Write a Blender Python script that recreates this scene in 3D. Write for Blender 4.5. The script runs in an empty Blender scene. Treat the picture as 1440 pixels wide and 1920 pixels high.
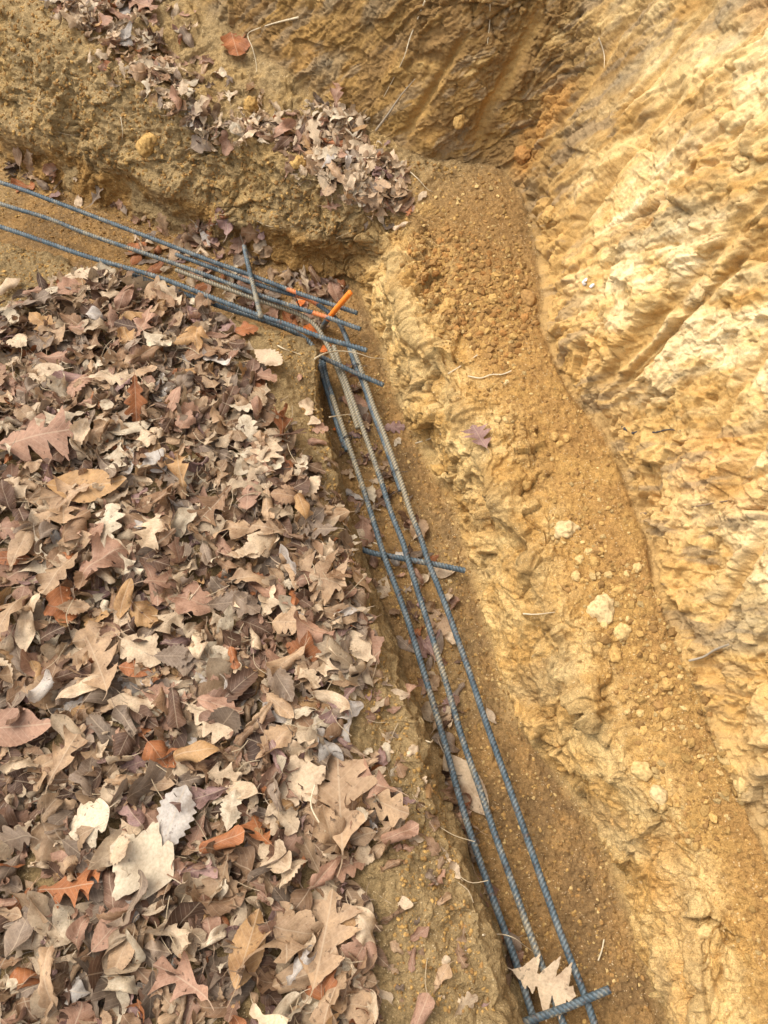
import bpy, math, random
import numpy as np
random.seed(7); RNG = np.random.default_rng(11)
sc = bpy.context.scene; COL = sc.collection
D2R = math.radians
PI = math.pi

# ------------------------------------------------------------------ camera
CH = 1.90; PITCH = D2R(62.0); FP = 1440.0      # height, downward pitch, focal length in photo pixels (1440x1920)
SP, CP = math.sin(PITCH), math.cos(PITCH)
cd = bpy.data.cameras.new('camera'); cam = bpy.data.objects.new('camera', cd); COL.objects.link(cam)
cam.location = (0, 0, CH); cam.rotation_euler = (PI/2 - PITCH, 0, 0)
cd.sensor_fit = 'VERTICAL'; cd.sensor_height = 36.0; cd.lens = 27.0
cd.clip_start = 0.02; cd.clip_end = 200
sc.camera = cam
def unproj(u, v, z):
    a = (u-720)/FP; b = -(v-960)/FP
    d = (CH - z)/(SP - b*CP)
    return np.array([a*d, d*(CP + b*SP), z])
def proj(P):
    X, Y, Z = P[..., 0], P[..., 1], P[..., 2]-CH
    d = Y*CP - Z*SP; up = Y*SP + Z*CP
    return 720 + FP*X/d, 960 - FP*up/d, d

# ------------------------------------------------------------------ noise
def _h(ix, iy, iz, seed):
    h = (ix.astype(np.uint32)*np.uint32(374761393) + iy.astype(np.uint32)*np.uint32(668265263)
         + iz.astype(np.uint32)*np.uint32(2147483647) + np.uint32(seed*974711 & 0xffffffff))
    h = (h ^ (h >> np.uint32(13)))*np.uint32(1274126177)
    h = (h ^ (h >> np.uint32(16)))*np.uint32(2246822519)
    return h ^ (h >> np.uint32(15))
def _r(h): return (h & np.uint32(0xffffff)).astype(np.float32)/np.float32(16777215.0)
def noise(P, scale, seed=0):
    """value noise, -1..1"""
    if np.ndim(scale) == 0: scale = (scale,)*3
    q = [(P[..., i]*scale[i] + 101.37 + 17*seed % 31).astype(np.float32) for i in range(3)]
    f = [np.floor(a) for a in q]; w = [a-b for a, b in zip(q, f)]
    w = [a*a*a*(a*(a*6-15)+10) for a in w]
    i = [a.astype(np.int32) for a in f]
    out = 0
    for dx in (0, 1):
        wx = w[0] if dx else 1-w[0]
        for dy in (0, 1):
            wy = w[1] if dy else 1-w[1]
            for dz in (0, 1):
                wz = w[2] if dz else 1-w[2]
                out = out + _r(_h(i[0]+dx, i[1]+dy, i[2]+dz, seed))*wx*wy*wz
    return out*2-1
def fbm(P, scale, octv=4, gain=.5, seed=0):
    s = 0; a = 1; t = 0
    sx = np.array((scale,)*3 if np.ndim(scale) == 0 else scale, float)
    for o in range(octv):
        s = s + a*noise(P, sx, seed+o*7); t += a; a *= gain; sx = sx*2.03
    return s/t
def facets(P, scale, seed=0, tilt=1.0):
    """cells, each a tilted flat chip: returns height (-1..1-ish) and edge closeness"""
    q = np.stack([P[..., i]*scale[i] + 57.3 for i in range(3)], -1).astype(np.float32)
    base = np.floor(q).astype(np.int32)
    d1 = np.full(q.shape[:-1], 9e9, np.float32); d2 = d1.copy(); hv = np.zeros_like(d1)
    for dx in (-1, 0, 1):
        for dy in (-1, 0, 1):
            for dz in (-1, 0, 1):
                i = base + np.array([dx, dy, dz], np.int32)
                h = _h(i[..., 0], i[..., 1], i[..., 2], seed)
                jx = _r(h); jy = _r(h*np.uint32(1664525)+np.uint32(77)); h2 = h*np.uint32(22695477)+np.uint32(9); jz = _r(h2 ^ (h2 >> np.uint32(9)))
                rx = q[..., 0]-i[..., 0]-jx; ry = q[..., 1]-i[..., 1]-jy; rz = q[..., 2]-i[..., 2]-jz
                d = rx*rx+ry*ry+rz*rz
                val = (jy-.5)*1.2 + tilt*((jz-.5)*rx + (jx-.5)*ry*1.4 + (.5-jy)*rz*1.4)
                m = d < d1
                d2 = np.where(m, d1, np.minimum(d2, d)); hv = np.where(m, val, hv); d1 = np.where(m, d, d1)
    return hv, np.sqrt(d2)-np.sqrt(d1)
def sstep(a, b, x):
    if b < a: return 1-sstep(b, a, x)
    t = np.clip((x-a)/(b-a), 0, 1); return t*t*(3-2*t)
def lerp(a, b, t): return a + (b-a)*t

# ------------------------------------------------------------------ feature curves of the excavation (L-shaped, concentric)
# each row: (photo px, photo py, height) -> world points
C0 = [(-500, 2700, .30), (-500, 2200, .31), (-450, 1900, .32), (-430, 1700, .33), (-420, 1500, .33), (-410, 1350, .33), (-400, 1230, .33),
      (-400, 1130, .33), (-400, 1050, .33), (-400, 990, .32), (-400, 930, .32), (-400, 870, .31), (-400, 800, .30), (-400, 740, .29),
      (-400, 680, .28), (-400, 610, .27), (-400, 540, .26), (-440, 450, .25), (-900, 330, .24)]
L1 = [(1080, 2500, .24), (945, 1925, .24), (885, 1690, .235), (815, 1490, .23), (742, 1290, .23), (692, 1150, .225), (650, 1000, .22),
      (615, 850, .22), (590, 740, .22), (586, 680, .22), (588, 650, .21), (560, 630, .20), (480, 608, .19), (360, 566, .18),
      (240, 522, .18), (110, 482, .18), (0, 444, .18), (-250, 360, .18), (-700, 220, .18)]
F2 = [(1420, 2500, .02), (1255, 1925, .02), (1178, 1700, .02), (1105, 1530, .02), (965, 1330, .02), (915, 1170, .02), (880, 1030, .02),
      (835, 920, .02), (775, 810, .02), (725, 700, .02), (697, 600, .015), (664, 532, .01), (570, 515, .01), (440, 468, .01),
      (320, 430, .01), (170, 380, .01), (20, 305, .01), (-230, 215, .01), (-700, 70, .01)]
L2 = [(1560, 2500, .26), (1330, 1920, .26), (1290, 1700, .26), (1215, 1520, .26), (1090, 1290, .26), (1010, 1130, .27), (965, 990, .27),
      (900, 850, .27), (850, 740, .27), (800, 630, .27), (757, 545, .26), (712, 455, .20), (590, 430, .165), (450, 398, .15),
      (335, 362, .15), (190, 308, .15), (40, 240, .15), (-220, 145, .15), (-700, -30, .15)]
M = [(1680, 2500, .30), (1440, 1925, .30), (1390, 1700, .30), (1320, 1500, .30), (1210, 1290, .30), (1130, 1110, .30), (1080, 950, .30),
     (1000, 800, .30), (945, 700, .30), (890, 590, .30), (860, 500, .30), (800, 400, .30), (650, 350, .31), (520, 290, .34),
     (400, 225, .38), (260, 150, .40), (100, 60, .42), (-150, -60, .42), (-600, -200, .42)]
W0 = [(1800, 2500, .33), (1600, 1950, .33), (1490, 1720, .33), (1390, 1500, .33), (1310, 1290, .33), (1250, 1150, .33), (1195, 990, .32),
      (1140, 830, .32), (1060, 720, .31), (1020, 610, .31), (1008, 480, .31), (950, 325, .31), (790, 295, .32), (680, 225, .34),
      (560, 150, .37), (430, 50, .40), (330, -40, .42), (150, -200, .44), (-200, -400, .46)]
def cv(c): return np.array([unproj(*p) for p in c])
cC, cL1, cF2, cL2, cM, cW0 = map(cv, (C0, L1, F2, L2, M, W0))
def outward(c):
    t = np.gradient(c[:, :2], axis=0); n = np.stack([t[:, 1], -t[:, 0]], 1)
    n /= np.linalg.norm(n, axis=1, keepdims=True)
    for _ in range(3): n[1:-1] = (n[:-2]+2*n[1:-1]+n[2:])/4
    return n/np.linalg.norm(n, axis=1, keepdims=True)
def off(c, d, z, rel=True):
    n = outward(c); o = c.copy(); o[:, :2] += n*np.asarray(d).reshape(-1, 1)
    o[:, 2] = o[:, 2]+z if rel else z
    return o
cF1 = off(cL1, [.08, .075, .06, .055, .06, .06, .05, .03, .016, .012, .016, .03, .05, .05, .05, .05, .05, .05, .05], .02, rel=False); cF1[:, 2] = [.02, .02, .02, .02, .03, .035, .03, .025, .02, .02, .02, .02, .02, .02, .02, .02, .02, .02, .02]
cW1 = off(cW0, .20, .42); cW2 = off(cW0, .62, 1.25); cW3 = off(cW0, .95, 1.75); cW4 = off(cW0, 2.6, 1.95)
curves = [cC, cL1, cF1, cF2, cL2, cM, cW0, cW1, cW2, cW3, cW4]
rows = [300, 46, 200, 150, 120, 120, 260, 330, 40, 12]
# columns: cubic interpolation along the keys
px = np.stack([np.stack(proj(c)[:2], -1) for c in curves[1:8]])
segl = np.clip(np.linalg.norm(np.diff(px, axis=1), axis=2), 0, 400).max(0)
ncol = [max(12, int(l*768/1440/1.15)) for l in segl]; ncol[0] = 60; ncol[-1] = 30; ncol[-2] = 60
S = np.concatenate([np.linspace(i, i+1, n, endpoint=False) for i, n in enumerate(ncol)] + [[len(ncol)]])
def catmull(c, s):
    i = np.minimum(s.astype(int), len(c)-2); t = (s-i)[:, None]
    p1, p2 = c[i], c[i+1]; p0 = c[np.maximum(i-1, 0)]; p3 = c[np.minimum(i+2, len(c)-1)]
    return .5*((2*p1)+(-p0+p2)*t+(2*p0-5*p1+4*p2-p3)*t*t+(-p0+3*p1-3*p2+p3)*t**3)
CC = [catmull(c, S) for c in curves]
grid = []; tv = []
for k, n in enumerate(rows):
    t = np.linspace(0, 1, n, endpoint=False)
    if k == 0: t = 1-(1-t)**1.7
    for a in t: grid.append(CC[k]*(1-a)+CC[k+1]*a); tv.append(k+a)
grid.append(CC[-1]); tv.append(float(len(rows)))
G = np.array(grid); T = np.array(tv); NR, NC = G.shape[:2]
# round the creases
for w, it in ((1, 14),):
    for _ in range(it): G[1:-1] = (G[:-2]+2*G[1:-1]+G[2:])/4
for _ in range(30): G[:, 1:-1] = (G[:, :-2]+2*G[:, 1:-1]+G[:, 2:])/4
def normals(G):
    a = np.gradient(G, axis=0); b = np.gradient(G, axis=1)
    n = np.cross(a, b); n /= np.linalg.norm(n, axis=2, keepdims=True)+1e-12
    return n*np.where(n[..., 2:] < -.3, -1, 1)
N = normals(G)
if N[NR//3, NC//3, 2] < 0: N = -N
Tg = np.repeat(T[:, None], NC, 1); Sg = np.repeat(S[None], NR, 0)
U, V, _ = proj(G)
# ---- masks (by place on the excavation)
leg = sstep(10.5, 12.0, Sg)                               # 0 = long leg, 1 = leg running left
m_hill = 1-sstep(.97, 1.05, Tg)
m_lwall = sstep(.95, 1.1, Tg)*(1-sstep(1.8, 2.0, Tg))
m_floor = sstep(1.8, 2.05, Tg)*(1-sstep(2.9, 3.1, Tg))
m_face = sstep(2.9, 3.1, Tg)*(1-sstep(3.8, 4.15, Tg))
m_shelf = sstep(3.85, 4.2, Tg)*(1-sstep(5.9, 6.05, Tg))
m_wall = sstep(5.92, 6.08, Tg)
# ---- large shapes
disp = .018*fbm(G, 2.2, 3, seed=1)*(m_hill+m_shelf) + .022*fbm(G, 3.1, 3, seed=2)*(m_face+m_wall)
W = G + np.stack([fbm(G, 7, 3, seed=s) for s in (3, 4, 5)], -1)*.045   # warped coordinates
# strata frame on the wall: long axis dips down-left across the face
ax = np.array([.62, -.30, .72]); ax /= np.linalg.norm(ax)
bx = np.cross(ax, [0, 0, 1.]); bx /= np.linalg.norm(bx); cx = np.cross(ax, bx)
Ws = G+(W-G)*.35; Wr = np.stack([Ws@ax, Ws@bx, Ws@cx], -1); Gr = np.stack([G@ax, G@bx, G@cx], -1)
rock = np.maximum(m_wall, m_face*(1-.6*leg))
i0 = np.searchsorted(T, 2.85)
f1 = np.zeros_like(disp); e1 = f1+1.; f2 = f1.copy(); e2 = e1.copy(); f3 = f1.copy(); e3 = e1.copy()
f1[i0:], e1[i0:] = facets(Wr[i0:], (4.5, 9, 9), 21)
f2[i0:], e2[i0:] = facets(Wr[i0:], (14, 30, 26), 22)
fa, fb = int(np.searchsorted(T, 2.9)), NR; g1 = np.zeros_like(disp); h1 = g1+1.; g2 = g1.copy(); h2 = h1.copy()
g1[fa:fb], h1[fa:fb] = facets(W[fa:fb]+.02*noise(G[fa:fb], 30, 24)[..., None], (11, 11, 11), 25)
g2[fa:fb], h2[fa:fb] = facets(W[fa:fb], (30, 30, 30), 26)
f3[i0:], e3[i0:] = facets(Wr[i0:]+W[i0:]*.3, (40, 85, 85), 23)
crk = fbm(G, (5, 5, 5), 2, seed=31)
zone = sstep(-.35, .45, crk)
def ledge(q, sharp):     # broken steps: slow rise, sudden drop
    f = q-np.floor(q); return np.where(f < sharp, f/sharp, (1-f)/(1-sharp))
wl = np.maximum(m_wall, .25*m_face*(1-leg))
blk = m_wall*(1-sstep(7.6, 10.2, Sg+1.5*crk)); blk = np.maximum(blk, m_wall*.55*sstep(9.5, 11.5, Sg)); wl0 = wl; wl = wl*(1-.8*blk)
disp += blk*(.034*g1*(.4+.6*sstep(-.4, .3, crk))+.011*g2*sstep(-.2, .3, fbm(G, 5, 2, seed=240))+.007*f3+.012*fbm(W, 10, 4, .55, seed=241)+.012*ledge(W[..., 2]*11+W[..., 0]*3-W[..., 1]*8+1.8*fbm(G, 6, 4, .55, seed=242), .9)) - blk*.008*np.exp(-(h1/.07)**2)*sstep(-.1, .3, crk)
disp += wl*(.026*f1*(.45+.55*zone) + .012*f2*zone + .0050*f3*zone)
brow = (sstep(2.95, 3.2, Tg)-sstep(4.3, 4.9, Tg+.9*fbm(G, 7, 2, seed=27)))
brow = np.clip(brow, 0, 1)
fz = sstep(-.4, .3, fbm(G, 4.5, 2, seed=28))
bil = 1-2*np.abs(fbm(W, 8, 3, seed=29))
disp += brow*(1-leg*.45)*((1-.3*leg)*.032*g1*(.4+.6*fz)+.013*g2*fz+.013*bil+.010*ledge(W[..., 2]*16+W[..., 0]*7-W[..., 1]*5+1.6*fbm(G, 9, 4, .6, seed=136), .85)*(1-leg)+.012*np.maximum(0, noise(W, 16, 30)))
disp -= brow*fz*(.009*np.exp(-(h1/.09)**2)+.0035*np.exp(-(h2/.12)**2))
disp -= wl*(.010*np.exp(-(e1/.06)**2)*sstep(0, .3, crk) + .004*np.exp(-(e2/.10)**2)*zone)
strata = fbm(Wr, (6, 24, 22), 4, .6, seed=33)
lz = sstep(-.25, .25, fbm(G, 3.5, 3, seed=35)); lz2 = sstep(-.3, .2, fbm(G, 5.5, 3, seed=36))
q1 = Wr[..., 1]*7+Wr[..., 2]*8+1.5*fbm(Wr, (2.5, 8, 8), 4, .5, seed=37); q2 = Wr[..., 1]*19+Wr[..., 2]*16+2.2*fbm(Wr, (4, 13, 13), 4, .5, seed=38)
q3 = Wr[..., 1]*52+Wr[..., 2]*44+2.6*fbm(Wr, (7, 28, 28), 3, .5, seed=39)
lz3 = sstep(.0, .4, fbm(G, 6.5, 3, seed=236))
disp += wl*(.0060*strata+.004*(1-2*np.abs(fbm(Wr, (4, 11, 11), 3, seed=34)))+.013*ledge(q1, .90)*lz+.0075*ledge(q2, .88)*lz2+.0045*ledge(q3, .8)*lz3+.010*fbm(G, 12, 4, .6, seed=237))
# scrape marks of the digging bucket, diagonal bands down the wall
band = np.zeros_like(disp)
def base_pt(u, v):
    q = (U-u)**2+(V-v)**2+np.where(m_wall > .5, 0, 1e9); return G.reshape(-1, 3)[np.argmin(q)]
wob = .012*fbm(G, 9, 2, seed=40)
for a, b, w0 in (((1470, 330), (1125, 730), .020), ((1480, 400), (1160, 735), .010), ((1270, 175), (1030, 505), .017), ((1480, 590), (1310, 850), .014), ((1180, 40), (1010, 300), .020),
                 ((1010, 30), (880, 270), .018), ((880, 60), (760, 260), .014), ((1480, 760), (1330, 960), .020), ((1440, 1010), (1330, 1190), .014), ((1330, 10), (1150, 240), .012)):
    A_, B_ = base_pt(*a), base_pt(*b); dd = B_-A_; L_ = np.linalg.norm(dd); dd /= L_
    r_ = G-A_; t_ = r_@dd; dist = np.linalg.norm(r_-t_[..., None]*dd, axis=2)+wob
    band = np.maximum(band, np.exp(-(dist/w0)**2)*sstep(-.03, .03, t_)*(1-sstep(L_-.06, L_+.04, t_)))
band *= m_wall
disp *= 1-.75*band
disp += band*.003*noise(np.stack([Gr[..., 0]*.1, Gr[..., 1], Gr[..., 2]], -1), 160, 141)
disp -= band*.014
# soil: granular lumps
ridg = 1-np.abs(fbm(W, 26, 3, seed=50))*2
soil = m_hill+m_lwall+m_floor+m_shelf+m_face*leg
disp += soil*(.0045*fbm(W, 18, 3, seed=51)+.0030*noise(G, 70, 52)+.0022*noise(G, 130, 53)+.0016*noise(G, 230, 54))
disp += (m_shelf*.5+m_hill*.7+m_face*leg+.4*m_lwall)*(.004*ridg)
lc = fbm(W, 15, 3, .6, seed=155)
disp += m_shelf*leg*(.030*fbm(G, 5, 3, seed=55)+.016*np.maximum(0, noise(W, 22, 56))**1.5+.006*(1-2*np.abs(lc))+.007*noise(W, 38, 156)+.014*g1+.006*g2*sstep(-.3, .2, lc)+.005*noise(W, 80, 157))
disp += m_hill*sstep(.85, .99, Tg)*(.006*(1-2*np.abs(lc))+.006*noise(W, 38, 156))
disp += m_face*leg*(.030*fbm(W, 7, 3, seed=57))
disp += rock*(.0016*noise(G, 120, 58)+.0010*noise(G, 240, 59))
disp += m_lwall*.02*fbm(W, 12, 3, seed=60)
disp += m_floor*.012*fbm(G, 5, 2, seed=61)
# crevice at the foot of the clay face, and undercut along the left leg
lump = fbm(G, 6, 2, seed=62)
disp -= .034*np.exp(-((Tg-3.08-.08*lump)/.055)**2)*(1-leg)*sstep(-.6, .2, lump)
disp -= leg*.012*np.exp(-((Tg-3.38)/.22)**2)
disp += leg*.020*np.exp(-((Tg-4.02)/.20)**2)*(.5+1.6*fbm(G, 9, 3, seed=63))
# gully holding leaves at the foot of the back bank, left part
disp -= .035*np.exp(-((Tg-5.55)/.28)**2)*sstep(11.5, 13, Sg)
disp -= .020*np.maximum(0, .35+fbm(G, 5, 3, seed=245))*np.exp(-((Tg-6.03-.06*lump)/.10)**2)*sstep(3, 5, Sg)*(1-sstep(11, 12, Sg))
# loose talus on the shelf, thicker near the bend
disp += .018*np.exp(-((Tg-5.3)/.5)**2)*np.exp(-((Sg-10.4)/1.2)**2)
disp[:, 0] = 0
P = G + N*disp[..., None]
# break the straight lip of the left bank
lipm = np.where(Tg < 1, np.exp(-((Tg-1.0)/.12)**2), np.exp(-((Tg-1.0)/.7)**2))*sstep(2.05, 1.7, Tg)
rnd = np.where(Tg < 1, sstep(.90, 1.0, Tg)**1.5, 1-sstep(1.0, 1.9, Tg)); P[..., 2] -= rnd*(.032+.05*fbm(G, 6, 3, .6, seed=165))*(1-.6*leg)
near = 1-.75*np.exp(-((Sg-8.3)/1.6)**2); lipm = lipm*near
P[..., 0] += lipm*(.045*fbm(G, 7, 4, .6, seed=64)+.007*noise(G, 60, 164)); P[..., 1] += lipm*(.03*fbm(G, 9, 4, .6, seed=65)+.006*noise(G, 60, 165))
lip2 = np.exp(-((Tg-4.0)/.45)**2)+.7*np.exp(-((Tg-3.0)/.2)**2)+.6*np.exp(-((Tg-6.0)/.2)**2)
P[..., 0] += lip2*.035*fbm(G, 6, 4, seed=66); P[..., 1] += lip2*.035*fbm(G, 6, 4, seed=67)
NF = normals(P)
if NF[NR//3, NC//3, 2] < 0: NF = -NF
PU, PV, PD = proj(P)
# ---- colour of the earth (moist brown, ochre, cream, rust, grey clay)
def c3(*v): return np.array(v, np.float32)
cream, pale, ochre = c3(.655, .455, .195), c3(.74, .575, .32), c3(.48, .280, .088)
soilb, damp, olive = c3(.30, .175, .065), c3(.215, .130, .055), c3(.31, .215, .10)
rust, grey, warm = c3(.50, .225, .050), c3(.25, .205, .13), c3(.44, .25, .08)
n1 = fbm(W, 4, 4, seed=70); n2 = fbm(W, 11, 4, .6, seed=71); n3 = fbm(Wr, (5, 26, 26), 4, .65, seed=72); n4 = fbm(G, 40, 3, .6, seed=73)
def mx(a, b, t): return a+(b-a)*t[..., None]
col = np.zeros(P.shape, np.float32)+olive
col = mx(col, olive*.8, sstep(-.1, .5, n2))
c_floor = mx(mx(np.zeros_like(col)+damp, soilb+0*col, sstep(-.2, .4, n2)), olive+0*col, sstep(.1, .6, n1)*.6)
col = mx(col, c_floor, m_floor)
c_face = mx(mx(np.zeros_like(col)+ochre, cream+0*col, sstep(-.35, .35, n3*.5+.5*n2)), warm+0*col, sstep(.1, .6, n1)*.5)
col = mx(col, c_face, m_face*(1-leg)); col = mx(col, mx(warm*.72+0*col, olive+0*col, sstep(-.1, .3, n2)), m_face*leg); olv = mx(olive*1.10+0*col, c3(.37, .235, .085)+0*col, sstep(-.1, .5, n2)*.6); col = mx(col, olv, m_shelf*leg)
c_sh = mx(mx(c3(.36, .20, .065)+0*col, ochre*.85+0*col, sstep(-.3, .4, n2+.3*n4)), warm+0*col, sstep(-.2, .5, n1))
c_sh = mx(c_sh, c3(.25, .145, .055)+0*col, sstep(8.6, 10.2, Sg+.8*n1)*.8)
c_sh = mx(c_sh, mx(ochre+0*col, cream+0*col, sstep(-.3, .2, n2)), (1-sstep(4.2, 4.9, Tg+1.3*n2+.8*n1))*.85)
col = mx(col, c_sh, m_shelf*(1-leg)); 
# the back bank (past the bend) is browner and darker, the right bank cream and dry
c_dry = mx(mx(ochre+0*col, cream+0*col, sstep(-.45, .1, n3+.4*n2)), pale+0*col, sstep(.0, .45, n3*.6+.5*n2+.35*n1))
stA = fbm(Wr, (2.2, 13, 13), 5, .6, seed=170); c_dry = mx(c_dry, c3(.47, .255, .07)+0*col, sstep(.05, .40, stA+.4*n1)*.7*(1-.6*blk)); c_dry = mx(c_dry, c3(.34, .215, .095)+0*col, sstep(.12, .42, fbm(Wr, (3, 18, 18), 4, .6, seed=171))*.55*(1-.7*blk))
c_dry = mx(c_dry, pale+0*col, blk*(1-sstep(9, 10.5, Sg))*sstep(-.1, .3, fbm(W, 6, 4, .6, seed=172))*.7)
c_dry = mx(c_dry, ochre+0*col, (np.exp(-((Tg-6.1)/.35)**2)*.8))
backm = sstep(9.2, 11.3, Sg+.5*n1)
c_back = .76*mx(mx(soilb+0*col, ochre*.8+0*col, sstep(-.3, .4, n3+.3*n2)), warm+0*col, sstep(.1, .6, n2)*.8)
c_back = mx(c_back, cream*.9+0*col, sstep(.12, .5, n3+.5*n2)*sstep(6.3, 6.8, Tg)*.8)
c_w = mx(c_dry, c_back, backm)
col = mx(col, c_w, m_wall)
rk = np.maximum(m_wall, m_face*.6)
col = mx(col, rust+0*col, rk*sstep(.28, .6, fbm(W, 3.3, 3, seed=75))*.45)
stn = fbm(Wr, (3, 34, 34), 4, .6, seed=77); col = mx(col, c3(.27, .19, .105)+0*col, m_wall*sstep(.10, .32, stn)*sstep(-.25, .2, fbm(G, 2.4, 2, seed=78)+backm*.35)*.7)
col = mx(col, grey+0*col, rk*sstep(.26, .5, fbm(Wr, (2.5, 9, 9), 3, seed=76))*.45)
col = mx(col, c3(.46, .28, .095)+0*col, band*.8)
col = mx(col, olive*.75+0*col, m_hill*(1-sstep(.80, .99, Tg+.1*n1))*.7)
col *= (1+.16*n4+.10*n2)[..., None]
col = np.clip(col, .02, .85)

# ------------------------------------------------------------------ materials
def new_mat(name):
    m = bpy.data.materials.new(name); m.use_nodes = True
    nt = m.node_tree; b = nt.nodes['Principled BSDF']; return m, nt, b
def nd(nt, kind, **kw):
    n = nt.nodes.new(kind)
    for k, v in kw.items(): setattr(n, k, v)
    return n
def mathn(nt, op, a, b=None, c=None, clamp=False):
    n = nd(nt, 'ShaderNodeMath', operation=op); n.use_clamp = clamp
    for i, x in enumerate((a, b, c)):
        if x is None: continue
        if isinstance(x, (int, float)): n.inputs[i].default_value = x
        else: nt.links.new(x, n.inputs[i])
    return n.outputs[0]
def noisen(nt, vec, scale, detail=4, rough=.6):
    n = nd(nt, 'ShaderNodeTexNoise'); n.inputs['Scale'].default_value = scale
    n.inputs['Detail'].default_value = detail; n.inputs['Roughness'].default_value = rough
    if vec is not None: nt.links.new(vec, n.inputs['Vector'])
    return n.outputs['Fac']
def mixc(nt, fac, a, b, mode='MIX'):
    n = nd(nt, 'ShaderNodeMix', data_type='RGBA', blend_type=mode)
    for s, x in ((0, fac), (6, a), (7, b)):
        if isinstance(x, (int, float)): n.inputs[s].default_value = x
        elif isinstance(x, tuple): n.inputs[s].default_value = x if len(x) == 4 else x+(1,)
        else: nt.links.new(x, n.inputs[s])
    return n.outputs[2]
def ramp(nt, fac, *st):
    r = nd(nt, 'ShaderNodeValToRGB'); e = r.color_ramp.elements
    while len(e) < len(st): e.new(.5)
    for el, (p, c) in zip(e, st): el.position = p; el.color = tuple(c)+(1,)
    nt.links.new(fac, r.inputs[0]); return r.outputs[0]
def bump(nt, b, h, strength, dist):
    n = nd(nt, 'ShaderNodeBump'); n.inputs['Strength'].default_value = strength; n.inputs['Distance'].default_value = dist
    nt.links.new(h, n.inputs['Height']); nt.links.new(n.outputs[0], b.inputs['Normal'])

def earth_mat(name, grain=1.0, chalk=.5, var=1.0):
    def vv(*c): return tuple(1+(x-1)*var for x in c)
    m, nt, b = new_mat(name)
    at = nd(nt, 'ShaderNodeAttribute', attribute_name='earth'); geo = nd(nt, 'ShaderNodeNewGeometry'); pos = geo.outputs['Position']
    a = noisen(nt, pos, 90, 5, .7); f = noisen(nt, pos, 420, 4, .7)
    g = mixc(nt, 1.0, at.outputs['Color'], ramp(nt, a, (.3, vv(.62, .58, .52)), (.5, (1, 1, 1)), (.72, vv(1.28, 1.25, 1.2))), 'MULTIPLY')
    g = mixc(nt, 1.0, g, ramp(nt, f, (.3, vv(.66, .62, .58)), (.52, (1, 1, 1)), (.72, vv(1.45, 1.42, 1.36))), 'MULTIPLY')
    vo = nd(nt, 'ShaderNodeTexVoronoi'); vo.inputs['Scale'].default_value = 170; nt.links.new(pos, vo.inputs['Vector'])
    speck = mathn(nt, 'MULTIPLY', mathn(nt, 'LESS_THAN', vo.outputs['Distance'], .26), mathn(nt, 'GREATER_THAN', noisen(nt, pos, 60, 2), .58))
    g = mixc(nt, mathn(nt, 'MULTIPLY', speck, chalk), g, (.72, .55, .32))
    nt.links.new(g, b.inputs['Base Color']); b.inputs['Roughness'].default_value = .95
    b.inputs['Specular IOR Level'].default_value = .15
    h = mathn(nt, 'ADD', mathn(nt, 'MULTIPLY', a, 1.0), mathn(nt, 'MULTIPLY', f, .55))
    h = mathn(nt, 'SUBTRACT', h, mathn(nt, 'MULTIPLY', mathn(nt, 'MINIMUM', vo.outputs['Distance'], .6), .5))
    bump(nt, b, h, .9*grain, .006)
    return m
M_soil = earth_mat('crumbly_soil', 1.0, .5); M_clay = earth_mat('weathered_clay', .55, .08, .5); M_floor = earth_mat('damp_soil', .9, .55)

def mesh_grid(name, a, b, mat):
    g = P[a:b+1]; nr, nc = g.shape[:2]
    me = bpy.data.meshes.new(name); nv = nr*nc; nf = (nr-1)*(nc-1)
    idx = np.arange(nv).reshape(nr, nc)
    q = np.stack([idx[:-1, :-1], idx[:-1, 1:], idx[1:, 1:], idx[1:, :-1]], -1).reshape(-1, 4)
    # orient upward
    v = g.reshape(-1, 3)
    f0 = q[len(q)//2+nc//2]; nn = np.cross(v[f0[1]]-v[f0[0]], v[f0[2]]-v[f0[0]])
    if np.dot(nn, NF[a:b+1].reshape(-1, 3)[f0[0]]) < 0: q = q[:, ::-1]
    me.vertices.add(nv); me.vertices.foreach_set('co', v.astype(np.float32).ravel())
    me.loops.add(nf*4); me.loops.foreach_set('vertex_index', q.astype(np.int32).ravel())
    me.polygons.add(nf); me.polygons.foreach_set('loop_start', np.arange(0, nf*4, 4, dtype=np.int32))
    me.polygons.foreach_set('use_smooth', np.ones(nf, bool))
    me.update(calc_edges=True)
    ca = me.attributes.new('earth', 'FLOAT_COLOR', 'POINT')
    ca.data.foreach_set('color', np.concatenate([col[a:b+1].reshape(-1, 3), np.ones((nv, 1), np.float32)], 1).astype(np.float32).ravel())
    me.materials.append(mat)
    o = bpy.data.objects.new(name, me); COL.objects.link(o); o['kind'] = 'structure'
    return o
r = [0]+[int(np.searchsorted(T, t)) for t in (1.97, 3.0, 6.0)]+[NR-1]
for nm, lab, a, b, mt in (('ground', 'leaf covered slope left of the trench with bare soil lip', r[0], r[1], M_soil),
                          ('trench_floor', 'damp brown floor of the footing trench', r[1], r[2], M_floor),
                          ('earth_shelf', 'clay face and gravelly shelf above the trench', r[2], r[3], M_soil),
                          ('hillside_cut', 'tall cut bank of yellow clay', r[3], r[4], M_clay)):
    o = mesh_grid(nm, a, b, mt); o['label'] = lab

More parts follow.
